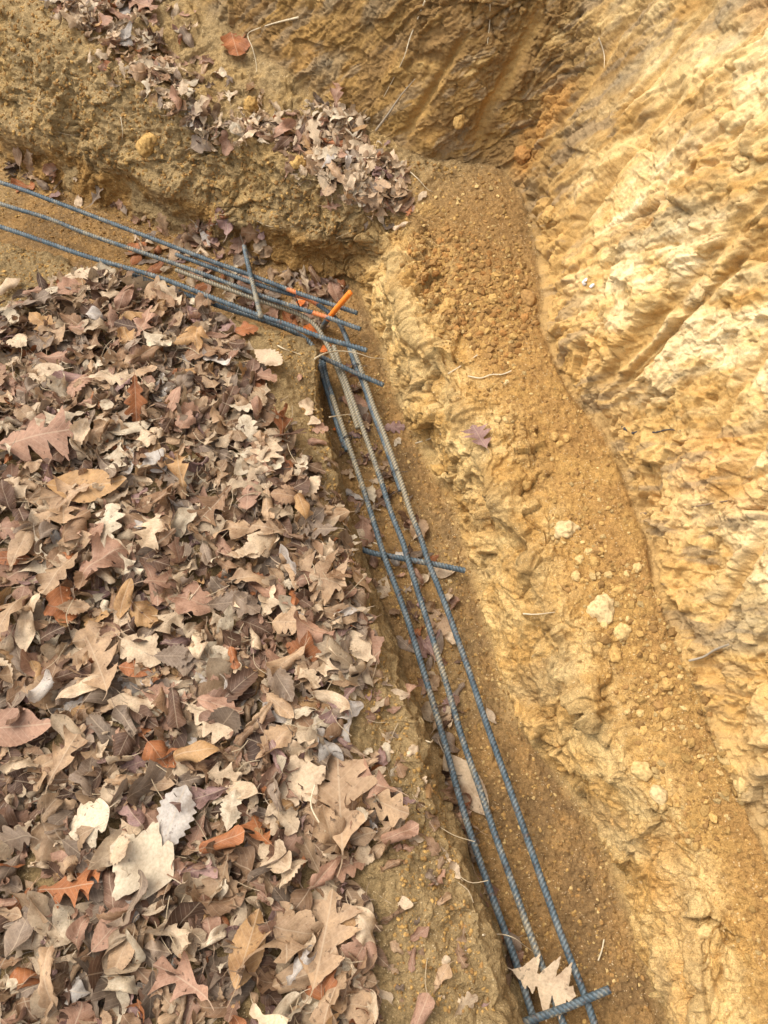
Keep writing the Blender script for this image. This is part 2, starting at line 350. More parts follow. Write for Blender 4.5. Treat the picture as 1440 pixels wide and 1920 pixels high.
# ------------------------------------------------------------------ helpers for things
def tag(o, label=None, cat=None, group=None, kind=None):
    if label: o['label'] = label
    if cat: o['category'] = cat
    if group: o['group'] = group
    if kind: o['kind'] = kind
    return o
def np_mesh(name, v, faces, mat, uv=None, attr=None, smooth=True):
    """faces: (n,3) or (n,4) array"""
    me = bpy.data.meshes.new(name); k = faces.shape[1]; nf = len(faces)
    me.vertices.add(len(v)); me.vertices.foreach_set('co', np.asarray(v, np.float32).ravel())
    me.loops.add(nf*k); me.loops.foreach_set('vertex_index', faces.astype(np.int32).ravel())
    me.polygons.add(nf); me.polygons.foreach_set('loop_start', np.arange(0, nf*k, k, dtype=np.int32))
    me.polygons.foreach_set('use_smooth', np.full(nf, smooth))
    me.update(calc_edges=True)
    if uv is not None:
        a = me.attributes.new('leafuv', 'FLOAT_VECTOR', 'POINT'); a.data.foreach_set('vector', np.asarray(uv, np.float32).ravel())
    if attr is not None:
        a = me.attributes.new('tint', 'FLOAT_COLOR', 'POINT'); a.data.foreach_set('color', np.concatenate([attr, np.ones((len(attr), 1))], 1).astype(np.float32).ravel())
    me.materials.append(mat); return me
def add_obj(name, me, parent=None, loc=None, rot=None):
    o = bpy.data.objects.new(name, me); COL.objects.link(o)
    if parent: o.parent = parent
    if loc is not None: o.location = loc
    if rot is not None: o.rotation_mode = 'QUATERNION' if len(rot) == 4 else 'XYZ'; 
    if rot is not None:
        if len(rot) == 4: o.rotation_quaternion = rot
        else: o.rotation_euler = rot
    return o
# flat index of visible surface points for look-ups by place
sub = (slice(None, None, 2), slice(None, None, 2))
pu, pv, pd = PU[sub].ravel(), PV[sub].ravel(), PD[sub].ravel(); pp = P[sub].reshape(-1, 3); pn = NF[sub].reshape(-1, 3)
okv = (pu > -300) & (pu < 1740) & (pv > -300) & (pv < 2220) & (pd > .3)
pu, pv, pd, pp, pn = pu[okv], pv[okv], pd[okv], pp[okv], pn[okv]
# averaged normals for resting things
def surf(u, v, rad=7):
    m = np.nonzero((np.abs(pu-u) < rad) & (np.abs(pv-v) < rad))[0]
    if len(m) == 0: return surf(u, v, rad*2)
    dmin = pd[m].min(); m = m[pd[m] < dmin+.05]
    j = m[np.argmin((pu[m]-u)**2+(pv[m]-v)**2)]; n = pn[m].mean(0); n /= np.linalg.norm(n)
    return pp[j], n

# ------------------------------------------------------------------ rebar
def bar_mat(name, dirt=.45):
    m, nt, b = new_mat(name)
    tc = nd(nt, 'ShaderNodeTexCoord').outputs['Object']
    a = noisen(nt, tc, 7, 4, .6); f = noisen(nt, tc, 180, 3, .7); g = noisen(nt, tc, 35, 3, .6)
    base = ramp(nt, g, (.30, (.034, .048, .058)), (.46, (.070, .105, .122)), (.58, (.115, .140, .145)), (.72, (.21, .215, .19)))
    dust = (.36, .285, .165)
    t = mathn(nt, 'ADD', mathn(nt, 'MULTIPLY', a, .55), mathn(nt, 'ADD', mathn(nt, 'MULTIPLY', g, .45), mathn(nt, 'MULTIPLY', f, .55)))
    at = nd(nt, 'ShaderNodeAttribute', attribute_name='tint')
    sp = nd(nt, 'ShaderNodeSeparateColor'); nt.links.new(at.outputs['Color'], sp.inputs[0])
    mr = nd(nt, 'ShaderNodeMapRange'); nt.links.new(mathn(nt, 'ADD', t, mathn(nt, 'MULTIPLY', sp.outputs[2], .55)), mr.inputs[0]); mr.inputs[1].default_value = .96; mr.inputs[2].default_value = 1.12
    rs_ = mathn(nt, 'GREATER_THAN', noisen(nt, tc, 55, 4, .7), .60)
    base = mixc(nt, mathn(nt, 'MULTIPLY', rs_, .55), base, (.13, .065, .03))
    c = mixc(nt, mathn(nt, 'MULTIPLY', mr.outputs[0], .82), base, dust)
    c = mixc(nt, mathn(nt, 'MULTIPLY', sp.outputs[1], .62), c, (.045, .05, .05))        # shade painted dark into the valleys so the ribs stand out
    pf = mathn(nt, 'MULTIPLY', sp.outputs[0], mathn(nt, 'GREATER_THAN', mathn(nt, 'ADD', g, mathn(nt, 'MULTIPLY', mathn(nt, 'SUBTRACT', sp.outputs[0], .5), .5)), .56))
    c = mixc(nt, mathn(nt, 'MAXIMUM', mathn(nt, 'MULTIPLY', pf, .62), mathn(nt, 'MULTIPLY', mathn(nt, 'GREATER_THAN', sp.outputs[0], 1.5), 1.0)), c, (.90, .23, .02))                                  # sprayed marking paint
    nt.links.new(c, b.inputs['Base Color']); b.inputs['Roughness'].default_value = .55; b.inputs['Metallic'].default_value = .0
    b.inputs['Specular IOR Level'].default_value = .45
    bump(nt, b, f, .3, .001); return m
M_bar = {k: bar_mat('steel_'+k, d) for k, d in (('clean', .20), ('dusty', .60), ('muddy', .80))}
def resample(pts, step):
    pts = np.array(pts, float); s = np.concatenate([[0], np.cumsum(np.linalg.norm(np.diff(pts, axis=0), axis=1))])
    key = np.arange(len(pts)).astype(float)
    f = np.linspace(0, len(pts)-1, max(2, (len(pts)-1)*24)); c = catmull(pts, f)
    d = np.concatenate([[0], np.cumsum(np.linalg.norm(np.diff(c, axis=0), axis=1))]); n = max(3, int(d[-1]/step))
    q = np.linspace(0, d[-1], n); return np.stack([np.interp(q, d, c[:, i]) for i in range(3)], 1), q
def tube(pts, rad, seg=12, step=.0019, rib=.0, pitch=.0092, paint=None, wob=0, taper=False, dust=0.0):
    c, q = resample(pts, step); t = np.gradient(c, axis=0); t /= np.linalg.norm(t, axis=1, keepdims=True)
    ref = np.array([0, 0, 1.]) if abs(t[len(t)//2][2]) < .8 else np.array([1., 0, 0])
    a = np.cross(t, ref); a /= np.linalg.norm(a, axis=1, keepdims=True); b = np.cross(t, a)
    th = np.linspace(0, 2*PI, seg, endpoint=False); n = len(c)
    R = np.full((n, seg), rad, float)
    valley = np.zeros((n, seg))
    if rib:
        side = np.where(np.sin(th) > 0, 1, -1)[None]
        ph = 2*PI*q[:, None]/pitch + side*np.abs(np.cos(th))[None]*0 + side*th[None]*2.4
        rb = np.clip(np.cos(ph)*1.6, -1, 1)*.5+.5
        fin = np.exp(-(np.abs(np.sin(th))/.22)**2)[None]
        h = np.maximum(rb*(1-fin*.6), fin*.8); R += rib*h; valley = 1-h
    if taper: R *= (np.clip(1-(q/q[-1])*.75, .2, 1))[:, None]
    if wob: R *= 1+wob*RNG.normal(size=(n, 1))
    v = c[:, None]+R[..., None]*(a[:, None]*np.cos(th)[None, :, None]+b[:, None]*np.sin(th)[None, :, None])
    v = v.reshape(-1, 3); i = np.arange(n*seg).reshape(n, seg); j = np.roll(i, -1, 1)
    f = np.stack([i[:-1], j[:-1], j[1:], i[1:]], -1).reshape(-1, 4)
    # end caps: collapse to centre
    v = np.concatenate([v, c[:1]-t[:1]*rad*.15, c[-1:]+t[-1:]*rad*.15]); k0, k1 = n*seg, n*seg+1
    cap = [[i[0, m], k0, k0, j[0, m]] for m in range(seg)]+[[i[-1, m], j[-1, m], k1, k1] for m in range(seg)]
    tint = np.zeros((n, seg, 3)); tint[..., 1] = valley
    tint[..., 2] = dust if np.ndim(dust) == 0 else np.interp(q/q[-1], [d[0] for d in dust], [d[1] for d in dust])[:, None]
    if paint:
        for p0, p1, w in paint:
            x = q/q[-1]; e = sstep(p0-w, p0+w, x)*(1-sstep(p1-w, p1+w, x)); tint[..., 0] = np.maximum(tint[..., 0], e[:, None])
    tint = np.concatenate([tint.reshape(-1, 3), tint[0, :1], tint[-1, :1]])
    return v, f, cap, tint
def tube_mesh(name, pts, rad, mat, **kw):
    v, f, cap, tint = tube(pts, rad, **kw)
    tri = np.array([[c[0], c[1], c[3]] if c[1] == c[2] else [c[0], c[1], c[2]] for c in cap])
    tris = np.concatenate([f[:, [0, 1, 2]], f[:, [0, 2, 3]], tri])
    return np_mesh(name, v, tris, mat, attr=tint)
def wpts(L): return [unproj(u, v, z) for u, v, z in L]
BR = .0061; RIB = .0016
def bar(name, label, pts, mat='clean', paint=None, group=None, cat='rebar', ribbed=True, rad=BR, dust=None):
    if dust is None: dust = {'clean': .22, 'dusty': .40, 'muddy': .75}[mat]
    pts = np.array(wpts(pts)); c0 = pts.mean(0)
    me = tube_mesh(name, pts-c0, rad, M_bar[mat], rib=RIB if ribbed else .0003, paint=paint, seg=18, dust=dust)
    return tag(add_obj(name, me, loc=c0), label, cat, group)
GL, GR, GX = 'rebar running left from the bend', 'rebar running along the long trench', 'short cross bars on the rebar'
ZB = .085
def zz(L, z): return [(u, v, z) for u, v in L]
bar('rebar', 'topmost dark blue ribbed bar running from the left edge to the bend',
    zz([(-420, 235), (-200, 288), (0, 342), (94, 375), (187, 410), (300, 453), (400, 491), (470, 516), (560, 550), (625, 572), (670, 587)], .125), 'clean', [(.895, .912, .008)], GL)
bar('rebar', 'middle dusty ribbed bar of the three entering from the left edge',
    zz([(-420, 265), (-200, 318), (0, 382), (94, 411), (167, 440), (300, 485), (400, 521), (485, 553), (550, 575), (607, 593), (676, 617)], .122), 'dusty', [(.925, .950, .008)], GL, dust=[(0, .3), (.5, .42), (.8, .35), (1, .15)])
bar('rebar', 'lowest thick blue bar from the left edge, along the soil lip',
    zz([(-420, 305), (-200, 362), (0, 425), (83, 453), (167, 482), (300, 521), (400, 559), (485, 591), (540, 609), (607, 634), (650, 646), (688, 657)], .215), 'clean', None, GL)
bar('bent_rebar', 'bent corner bar sprayed orange at the curve, right outer one of the bend',
    [(330, 477, .108), (400, 503, .108), (470, 529, .108), (540, 550, .105), (575, 560, .10), (606, 578, .095), (632, 600, .09), (648, 630, .085), (656, 655, .085), (667, 687, .085), (682, 722, .085), (695, 762, .085), (720, 828, .082), (738, 880, .08), (752, 920, .08)],
    'clean', [(.35, .42, .02)], 'bent corner bars', ribbed=True)
bar('bent_rebar', 'tan dusty bent bar curving under the lowest left bar',
    [(330, 506, .108), (400, 532, .108), (485, 563, .106), (545, 583, .10), (575, 597, .095), (594, 614, .09), (608, 636, .085), (622, 664, .08), (634, 695, .08), (647, 728, .08), (660, 768, .08), (671, 803, .08)],
    'muddy', None, 'bent corner bars', ribbed=True)
bar('bent_rebar', 'dark bent bar tucked beneath the lowest left bar and soil lip',
    [(250, 515, .19), (330, 545, .19), (420, 577, .185), (480, 596, .17), (540, 618, .13), (578, 640, .09), (595, 668, .075), (605, 705, .075), (622, 762, .075), (636, 808, .075), (646, 838, .075)],
    'clean', None, 'bent corner bars')
bar('rebar', 'short blue bar lapped against the leftmost long bar, beside soil lip',
    zz([(606, 676), (613, 712), (626, 752), (640, 800), (651, 845)], .080), 'clean', None, GR)
bar('rebar', 'leftmost long bar of three, tan near the bend, blue at the bottom',
    zz([(622, 742), (648, 818), (675, 897), (700, 976), (722, 1047), (760, 1150), (800, 1278), (833, 1390), (863, 1500), (893, 1595), (930, 1700), (966, 1800), (995, 1893), (1015, 1960)], ZB), 'dusty', None, GR, dust=[(0, .8), (.16, .7), (.25, .3), (.5, .2), (.6, .3), (1, .12)])
bar('rebar', 'middle long bar of three, tan dust, passing under the lobed leaf',
    zz([(626, 649), (642, 697), (670, 775), (695, 845), (714, 900), (733, 960), (755, 1016), (764, 1047), (780, 1098), (806, 1180), (835, 1275), (867, 1385), (900, 1480), (930, 1570), (962, 1660), (990, 1740), (1014, 1805), (1036, 1865), (1062, 1935)], ZB), 'dusty', None, GR, dust=[(0, .85), (.22, .7), (.3, .3), (.45, .25), (.6, .42), (.8, .3), (.9, .5), (1, .2)])
bar('rebar', 'rightmost long bar of three, dusty above and bright blue below',
    zz([(661, 650), (680, 702), (702, 767), (720, 813), (750, 897), (770, 960), (788, 1006), (803, 1053), (815, 1083), (834, 1131), (851, 1178), (880, 1260), (907, 1342), (931, 1410), (957, 1482), (985, 1562), (1012, 1640), (1041, 1722), (1069, 1797), (1095, 1862), (1120, 1935)], ZB+.004), 'dusty', None, GR, dust=[(0, .9), (.30, .85), (.40, .3), (.5, .15), (1, .12)])
bar('cross_bar', 'dirty short bar laid upright across the three left bars',
    [(458, 462, .12), (463, 487, .138), (470, 516, .142), (479, 552, .150), (489, 594, .226)], 'dusty', None, GX)
bar('cross_bar', 'dark short bar across the long bars just below the bend',
    [(590, 664, .125), (632, 683, .110), (675, 703, .105), (719, 722, .100)], 'clean', None, GX)
bar('cross_bar', 'blue short bar crossing the long bars midway, left end buried in soil',
    [(672, 1028, .074), (704, 1038, .070), (760, 1048, .069), (815, 1058, .069), (872, 1070, .060)], 'clean', None, GX, rad=.0064)
bar('cross_bar', 'thick blue short bar on top of the bars at the bottom edge',
    [(925, 1942, .106), (980, 1918, .104), (1051, 1893, .104), (1100, 1873, .106), (1143, 1855, .108)], 'dusty', None, GX, rad=.0066)
# the driven stake
stk = bar('rebar_stake', 'leaning stake bar with bright orange painted top at the bend', [(600, 620, .02), (608, 608, .05), (618, 595, .092)],
    'dusty', [(.80, 1.3, .08)], None, 'stake', rad=.0072)
tip = bar('painted_tip', None, [(617.5, 595.5, .090), (627, 583, .122), (638, 570, .156), (657, 548, .205)], 'dusty', [(-1, 2, .04)], None, None, rad=.0068)
tip.data.attributes['tint'].data.foreach_set('color', np.tile([2., 0, 0, 1], len(tip.data.vertices)).astype(np.float32))
tip.parent = stk; tip.location = tip.location-stk.location; tip['label'] = 'bright orange sprayed upper end of the stake'
# tie wires
m_wire, nt, b = new_mat('black_annealed_wire'); b.inputs['Base Color'].default_value = (.02, .02, .022, 1); b.inputs['Roughness'].default_value = .5
def wire(label, u, v, z, dirv, r=.0105, turns=2):
    c = unproj(u, v, z); d = np.array([dirv[0], dirv[1], 0.]); d /= np.linalg.norm(d); s = np.array([-d[1], d[0], 0]); up = np.array([0, 0, 1.])
    pts = []
    for k in range(turns*8+1):
        a = k/8*2*PI; pts.append(d*(k/8-.5*turns)*.003 + (s*math.cos(a)+up*math.sin(a))*r)
    e = pts[-1]; pts += [e+s*.008+up*.004+d*.003, e+s*.018+up*.007+d*.008]
    return tag(add_obj('tie_wire', tube_mesh('tie_wire', pts, .0009, m_wire, seg=6, step=.0015), loc=c), label, 'wire', 'black wire ties on the rebar')
wire('black wire twisted round the leftmost long bar at the midway cross bar', 722, 1046, .079, (.35, -1))
wire('black wire wrapped round the lapped bars left of the bright clay face', 652, 822, .083, (.3, -1), .0125)
wire('black wire tie on the middle long bar near the lobed leaf', 1056, 1893, .097, (.4, .2), .010)
wire('black wire tie on the right lapped bars below the bend', 742, 886, .085, (.3, -1), .0125)
wire('black wire tie at upper end of the dark short cross bar', 668, 688, .087, (.3, -1), .0125)

# ------------------------------------------------------------------ leaves
def leaf_mat(name, obj_colour):
    m, nt, b = new_mat(name)
    at = nd(nt, 'ShaderNodeAttribute', attribute_name='leafuv'); sx = nd(nt, 'ShaderNodeSeparateXYZ'); nt.links.new(at.outputs['Vector'], sx.inputs[0])
    x, y, w = sx.outputs[0], sx.outputs[1], sx.outputs[2]
    if obj_colour:
        oi = nd(nt, 'ShaderNodeObjectInfo'); base = oi.outputs['Color']; seed = oi.outputs['Random']
    else:
        ta = nd(nt, 'ShaderNodeAttribute', attribute_name='tint'); base = ta.outputs['Color']; seed = w
    ay = mathn(nt, 'ABSOLUTE', y)
    cmb = nd(nt, 'ShaderNodeCombineXYZ'); nt.links.new(x, cmb.inputs[0]); nt.links.new(y, cmb.inputs[1]); nt.links.new(mathn(nt, 'MULTIPLY', seed, 37.0), cmb.inputs[2])
    big = noisen(nt, cmb.outputs[0], 2.6, 4, .65); fine = noisen(nt, cmb.outputs[0], 26, 3, .65)
    rib = mathn(nt, 'LESS_THAN', ay, .009)
    ph = mathn(nt, 'FRACT', mathn(nt, 'MULTIPLY', mathn(nt, 'SUBTRACT', x, mathn(nt, 'MULTIPLY', ay, .9)), 10.0))
    side = mathn(nt, 'LESS_THAN', mathn(nt, 'ABSOLUTE', mathn(nt, 'SUBTRACT', ph, .5)), .045)
    vein = mathn(nt, 'MAXIMUM', rib, mathn(nt, 'MULTIPLY', side, .55))
    c = mixc(nt, 1.0, base, ramp(nt, big, (.30, (.60, .52, .46)), (.5, (1, 1, 1)), (.70, (1.26, 1.25, 1.22))), 'MULTIPLY')
    c = mixc(nt, 1.0, c, ramp(nt, fine, (.3, (.80, .78, .76)), (.6, (1.06, 1.06, 1.06))), 'MULTIPLY')
    spot = mathn(nt, 'GREATER_THAN', noisen(nt, cmb.outputs[0], 11, 2), .68)
    c = mixc(nt, mathn(nt, 'MULTIPLY', spot, .5), c, (.06, .035, .02))
    c = mixc(nt, mathn(nt, 'MULTIPLY', vein, .38), c, (.55, .42, .28))
    nt.links.new(c, b.inputs['Base Color']); b.inputs['Roughness'].default_value = .62; b.inputs['Specular IOR Level'].default_value = .3
    h = mathn(nt, 'ADD', mathn(nt, 'MULTIPLY', vein, .5), mathn(nt, 'ADD', mathn(nt, 'MULTIPLY', fine, .6), mathn(nt, 'MULTIPLY', ph, .35)))
    bump(nt, b, h, .55, .0015)
    tr = nd(nt, 'ShaderNodeBsdfTranslucent'); nt.links.new(c, tr.inputs[0]); mxs = nd(nt, 'ShaderNodeMixShader'); mxs.inputs[0].default_value = .18
    nt.links.new(b.outputs[0], mxs.inputs[1]); nt.links.new(tr.outputs[0], mxs.inputs[2]); nt.links.new(mxs.outputs[0], nt.nodes['Material Output'].inputs[0])
    return m
M_leaf = leaf_mat('dry_leaf', True); M_lit = leaf_mat('leaf_litter', False)

def wfun(kind, u, side, rs):
    """half width of the blade, as part of its length, at u along the midrib"""
    if kind == 'oak':       # deep pointed lobes
        env = np.interp(u, [0, .08, .25, .5, .72, .9, 1], [.02, .09, .27, .40, .33, .17, 0])
        n = rs.choice([2.6, 3.0, 3.4]); ph = (u**.95)*n + rs.uniform(-.15, .15)+.35
        l = 1-np.abs(((ph) % 1)-.5)*2; k = np.floor(ph).astype(int); amp = rs.uniform(.75, 1.15, 8)[k]
        pr = .17+.83*amp*l**1.7
        w = env*1.12*pr; tooth = .13*env*(1-np.abs(((ph*3.1) % 1)-.5)*2-.5)*l; return np.maximum(w+tooth, .012*(u < .97))
    if kind == 'redoak':
        c_ = np.array([.24, .50, .74])+rs.uniform(-.025, .025, 3); A_ = np.array([.24, .42, .30])*rs.uniform(.85, 1.15, 3); w = .085*np.sin(PI*np.clip(u, 0, 1)**.8)**.5
        for c0, a0 in zip(c_, A_): d = np.abs(u-c0)/.115; w = np.maximum(w, .085+a0*np.clip(1-d, 0, 1)**.75*(1-.16*(np.abs(((d*2.2) % 1)-.5) < .14)))*(u < .99)
        w = np.where(u > .85, np.interp(u, [.85, .90, .93, 1], [.085, .12, .07, 0]), w); return w*np.clip(u/.10, .1, 1)
    if kind == 'whiteoak':  # shallower rounded lobes
        env = np.interp(u, [0, .1, .35, .6, .8, .95, 1], [.02, .10, .22, .31, .27, .11, 0])
        ph = u*4.2+rs.uniform(-.15, .15); l = .5+.5*np.cos(2*PI*ph); return env*(.45+.55*l**.7)
    if kind == 'beech':
        w = .235*np.sin(PI*np.clip(u, 0, 1)**.88)**.82
        return w*(1+.055*(((u*15) % 1)-.5))
    if kind == 'chestnut':
        w = .28*np.sin(PI*np.clip(u, 0, 1)**1.15)**.85
        return w*(1+.12*np.cos(2*PI*u*9))
    if kind == 'broad':
        env = np.interp(u, [0, .04, .15, .4, .7, .9, 1], [.05, .2, .42, .50, .36, .14, 0])
        l = np.abs(((u*2.4+.35) % 1)-.5)*2; return env*(.55+.45*(1-l)**.8)*(1+.05*np.cos(u*60))
    if kind == 'scrap':
        w = .33*np.sin(PI*np.clip(u, 0, 1)**rs.uniform(.6, 1.4))**.6
        return w*(1+.18*np.sin(u*rs.uniform(8, 22)+rs.uniform(0, 6)))
def bendy(a, k):   # arc-length bend of coordinate a with curvature k -> (along, up)
    k = np.where(np.abs(k) < 1e-3, 1e-3, k); return np.sin(k*a)/k, (1-np.cos(k*a))/k
def leaf_geo(kind, curl, nu, nvh, rs, petiole=True):
    """unit-length blade along +x centred on the origin; returns verts, quads, uv"""
    u = np.linspace(0, 1, nu); v = np.linspace(-1, 1, 2*nvh+1)
    wl = wfun(kind, u, -1, rs); wr = wfun(kind, u, 1, rs)
    # torn edge
    if rs.random() < .35 and kind != 'oak':
        a = rs.uniform(.2, .9); w_ = rs.uniform(.05, .13); dd = 1-.6*np.exp(-((u-a)/w_)**2)
        if rs.random() < .5: wl = wl*dd
        else: wr = wr*dd
    Y = np.where(v[None] < 0, wl[:, None]*v[None], wr[:, None]*v[None])
    sweep = {'redoak': .42, 'oak': .62, 'whiteoak': .30, 'beech': .1, 'chestnut': .15, 'broad': .35, 'scrap': .1}[kind]
    X = u[:, None] + sweep*np.abs(Y)*(1-u[:, None]*.5) - .5
    uv = np.stack([X+.5, Y, np.zeros_like(X)], -1)
    sgn = rs.choice([-1, 1])
    kc = curl*rs.uniform(2.0, 5.5)*sgn; kl = curl*rs.uniform(-2.0, 2.6)
    kcu = kc*(1+.6*np.sin(u*rs.uniform(2, 5)+rs.uniform(0, 6)))[:, None]
    tw = rs.uniform(-1, 1)*curl*1.2
    y2, z2 = bendy(Y, kcu)
    z2 = z2 + rs.uniform(0, .45)*np.abs(Y)*-sgn*(.4+curl)
    f1, f2, p1, p2 = rs.uniform(5, 11), rs.uniform(8, 17), rs.uniform(0, 6), rs.uniform(0, 6)
    z2 = z2 + (.012+.022*curl)*np.sin(X*f1+p1+Y*6)*(.3+np.abs(Y)*5) + (.006+.012*curl)*np.sin(X*f2+p2-Y*15*np.sign(Y))
    # crisp creases between side veins
    z2 = z2 + .006*np.abs(((X-.9*np.abs(Y))*10 % 1)-.5)*np.minimum(np.abs(Y)*12, 1)
    ca, sa = np.cos(tw*X), np.sin(tw*X); y3 = y2*ca-z2*sa; z3 = y2*sa+z2*ca
    x4, up = bendy(X, kl*np.ones_like(X)); x5 = x4-np.sin(kl*X)*z3; z5 = up+np.cos(kl*X)*z3
    Vv = np.stack([x5, y3, z5], -1).reshape(-1, 3); i = np.arange(nu*(2*nvh+1)).reshape(nu, -1)
    F = np.stack([i[:-1, :-1], i[1:, :-1], i[1:, 1:], i[:-1, 1:]], -1).reshape(-1, 4)
    uv = uv.reshape(-1, 3)
    if petiole:
        base = Vv[i[0, nvh]]; d = base-Vv[i[2, nvh]]; d = d/np.linalg.norm(d)*.055
        w = np.array([0, .008, 0]); lift = rs.uniform(-.01, .02)
        st = []
        for k in range(5):
            c = base + d*k + np.array([0, lift*k*k*.35, lift*k*.5]); st += [c-w*(1-.1*k), c+w*(1-.1*k)+np.array([0, 0, .004])]
        o = len(Vv); Vv = np.concatenate([Vv, st]); uv = np.concatenate([uv, np.tile([[0, 0, 0]], (10, 1))])
        F = np.concatenate([F, [[o+2*k, o+2*k+1, o+2*k+3, o+2*k+2] for k in range(4)]])
    return Vv, F, uv
PAL0 = {  # dry leaf colours, linear
 'pale tan': (.47, .36, .25), 'tan': (.35, .235, .145), 'pinkish brown': (.30, .175, .12), 'grey brown': (.21, .155, .115),
 'russet': (.30, .115, .045), 'golden brown': (.36, .215, .10), 'dark brown': (.10, .055, .035), 'bleached cream': (.50, .415, .31),
 'purplish brown': (.25, .155, .14), 'mid brown': (.24, .145, .085), 'silvery grey': (.40, .36, .33), 'bright orange': (.74, .19, .03)}
PAL = {k: (v if k == 'bright orange' else (min(v[0]*1.17, .58), min(v[1]*1.14, .49), min(v[2]*1.05, .37))) for k, v in PAL0.items()}
WT = {'pale tan': .24, 'tan': .22, 'pinkish brown': .13, 'grey brown': .14, 'russet': .03, 'golden brown': .035, 'dark brown': .10, 'bleached cream': .06, 'purplish brown': .03, 'mid brown': .16, 'silvery grey': .02}
KN = list(WT); KW = np.array([WT[k] for k in KN]); KW /= KW.sum()
SHAPE = {'oak': 'deeply lobed oak leaf', 'whiteoak': 'round lobed oak leaf', 'beech': 'oval toothed leaf', 'chestnut': 'wavy edged oval leaf', 'broad': 'broad pointed leaf', 'scrap': 'crumpled leaf piece'}
NAME = {'redoak': 'oak_leaf', 'oak': 'oak_leaf', 'whiteoak': 'oak_leaf', 'beech': 'beech_leaf', 'chestnut': 'chestnut_leaf', 'broad': 'maple_leaf', 'scrap': 'crumpled_leaf'}
import mathutils
def frame(n, ang):
    n = n/np.linalg.norm(n); a = np.array([1., 0, 0]); a = a-n*(a@n); a /= np.linalg.norm(a); b = np.cross(n, a)
    x = a*math.cos(ang)+b*math.sin(ang); y = np.cross(n, x); return np.stack([x, y, n], 1)
def tiltn(n, t, rs):
    d = rs.normal(size=3); d -= n*(d@n); d /= np.linalg.norm(d); return n*math.cos(t)+d*math.sin(t)

# places with leaf cover (outlines as seen from the path), used to choose ground points
def inpoly(u, v, poly):
    c = np.zeros(u.shape, bool); n = len(poly)
    for i in range(n):
        x1, y1 = poly[i]; x2, y2 = poly[(i+1) % n]
        m = ((y1 > v) != (y2 > v)) & (u < (x2-x1)*(v-y1)/((y2-y1)+1e-9)+x1); c ^= m
    return c
main = [(-300, 600), (0, 590), (70, 545), (150, 510), (250, 535), (340, 560), (420, 602), (455, 650), (495, 712), (510, 765), (555, 812), (588, 880), (598, 930), (590, 985), (640, 1060),
        (650, 1150), (680, 1270), (650, 1350), (700, 1430), (735, 1570), (660, 1640), (700, 1740), (690, 1830), (740, 1920), (760, 2200), (-300, 2200)]
gully = [(90, -60), (290, -60), (290, 60), (345, 160), (420, 235), (520, 225), (600, 195), (670, 215), (705, 300), (765, 320), (765, 395), (700, 405), (620, 365), (560, 300), (500, 260), (430, 262), (370, 255), (300, 190), (210, 100), (110, 30)]
tl1 = [(330, 425), (420, 415), (500, 440), (520, 500), (600, 515), (650, 540), (640, 570), (560, 545), (470, 505), (380, 480), (330, 470)]
tl2 = [(250, 430), (420, 500), (600, 580), (600, 640), (500, 590), (380, 545), (260, 500)]
tf1 = [(640, 680), (690, 700), (720, 860), (800, 1000), (860, 1110), (860, 1350), (840, 1400), (760, 1240), (700, 1100), (665, 960), (640, 850)]
tf2 = [(815, 1440), (860, 1500), (890, 1620), (930, 1720), (975, 1860), (950, 1920), (890, 1760), (850, 1580)]
tl0 = [(0, 290), (140, 320), (240, 390), (330, 430), (300, 450), (100, 370), (0, 340)]
edge = [(560, 700), (620, 850), (690, 1150), (740, 1300), (820, 1500), (890, 1700), (930, 1900), (740, 1900), (680, 1400), (620, 1000)]
gi = np.arange(len(pu)); 
# weight by world area of the sample (columns and rows are unevenly spaced)
A = np.linalg.norm(np.cross(np.gradient(P, axis=0), np.gradient(P, axis=1)), axis=2)[sub].ravel()[okv]
TT = Tg[sub].ravel()[okv]; SS = Sg[sub].ravel()[okv]
flatn = N[sub].reshape(-1, 3)[okv]
def pick(poly, n, tmin=0, tmax=99, margin=0):
    m = inpoly(pu, pv, poly) & (TT >= tmin) & (TT <= tmax); j = gi[m]; w = A[m]; return RNG.choice(j, n, p=w/w.sum())

lib = {}
CURL = [.15, .55, 1.0, .3, 1.5, .8, .7, 1.2, 1.9, .6, 2.3, 1.1]
def make_lib(kind, n, nu, nvh, tagk, curls):
    out = []
    for k in range(n):
        rs = np.random.default_rng(1000+k*13+hash_kind(kind)); out.append(leaf_geo(kind, curls[k % len(curls)], nu, nvh, rs))
    lib[(kind, tagk)] = out
def hash_kind(k): return sum(ord(c) for c in k)*17
kinds = ['oak', 'whiteoak', 'beech', 'chestnut', 'broad', 'scrap']
for k in kinds:
    make_lib(k, 24, 30 if k == 'oak' else 22, 3, 'lo', [.5, 1.0, 1.6, .8, 2.3, 1.3])
    make_lib(k, 18, 64 if k in ('oak', 'whiteoak') else 46, 6, 'hi', CURL)
make_lib('redoak', 6, 90, 7, 'hi', [.12, .35, .6, .9, .2, 1.2])
KP = np.array([.18, .14, .20, .15, .13, .20])
acc_v, acc_f, acc_u, acc_t = [], [], [], []; off_n = 0
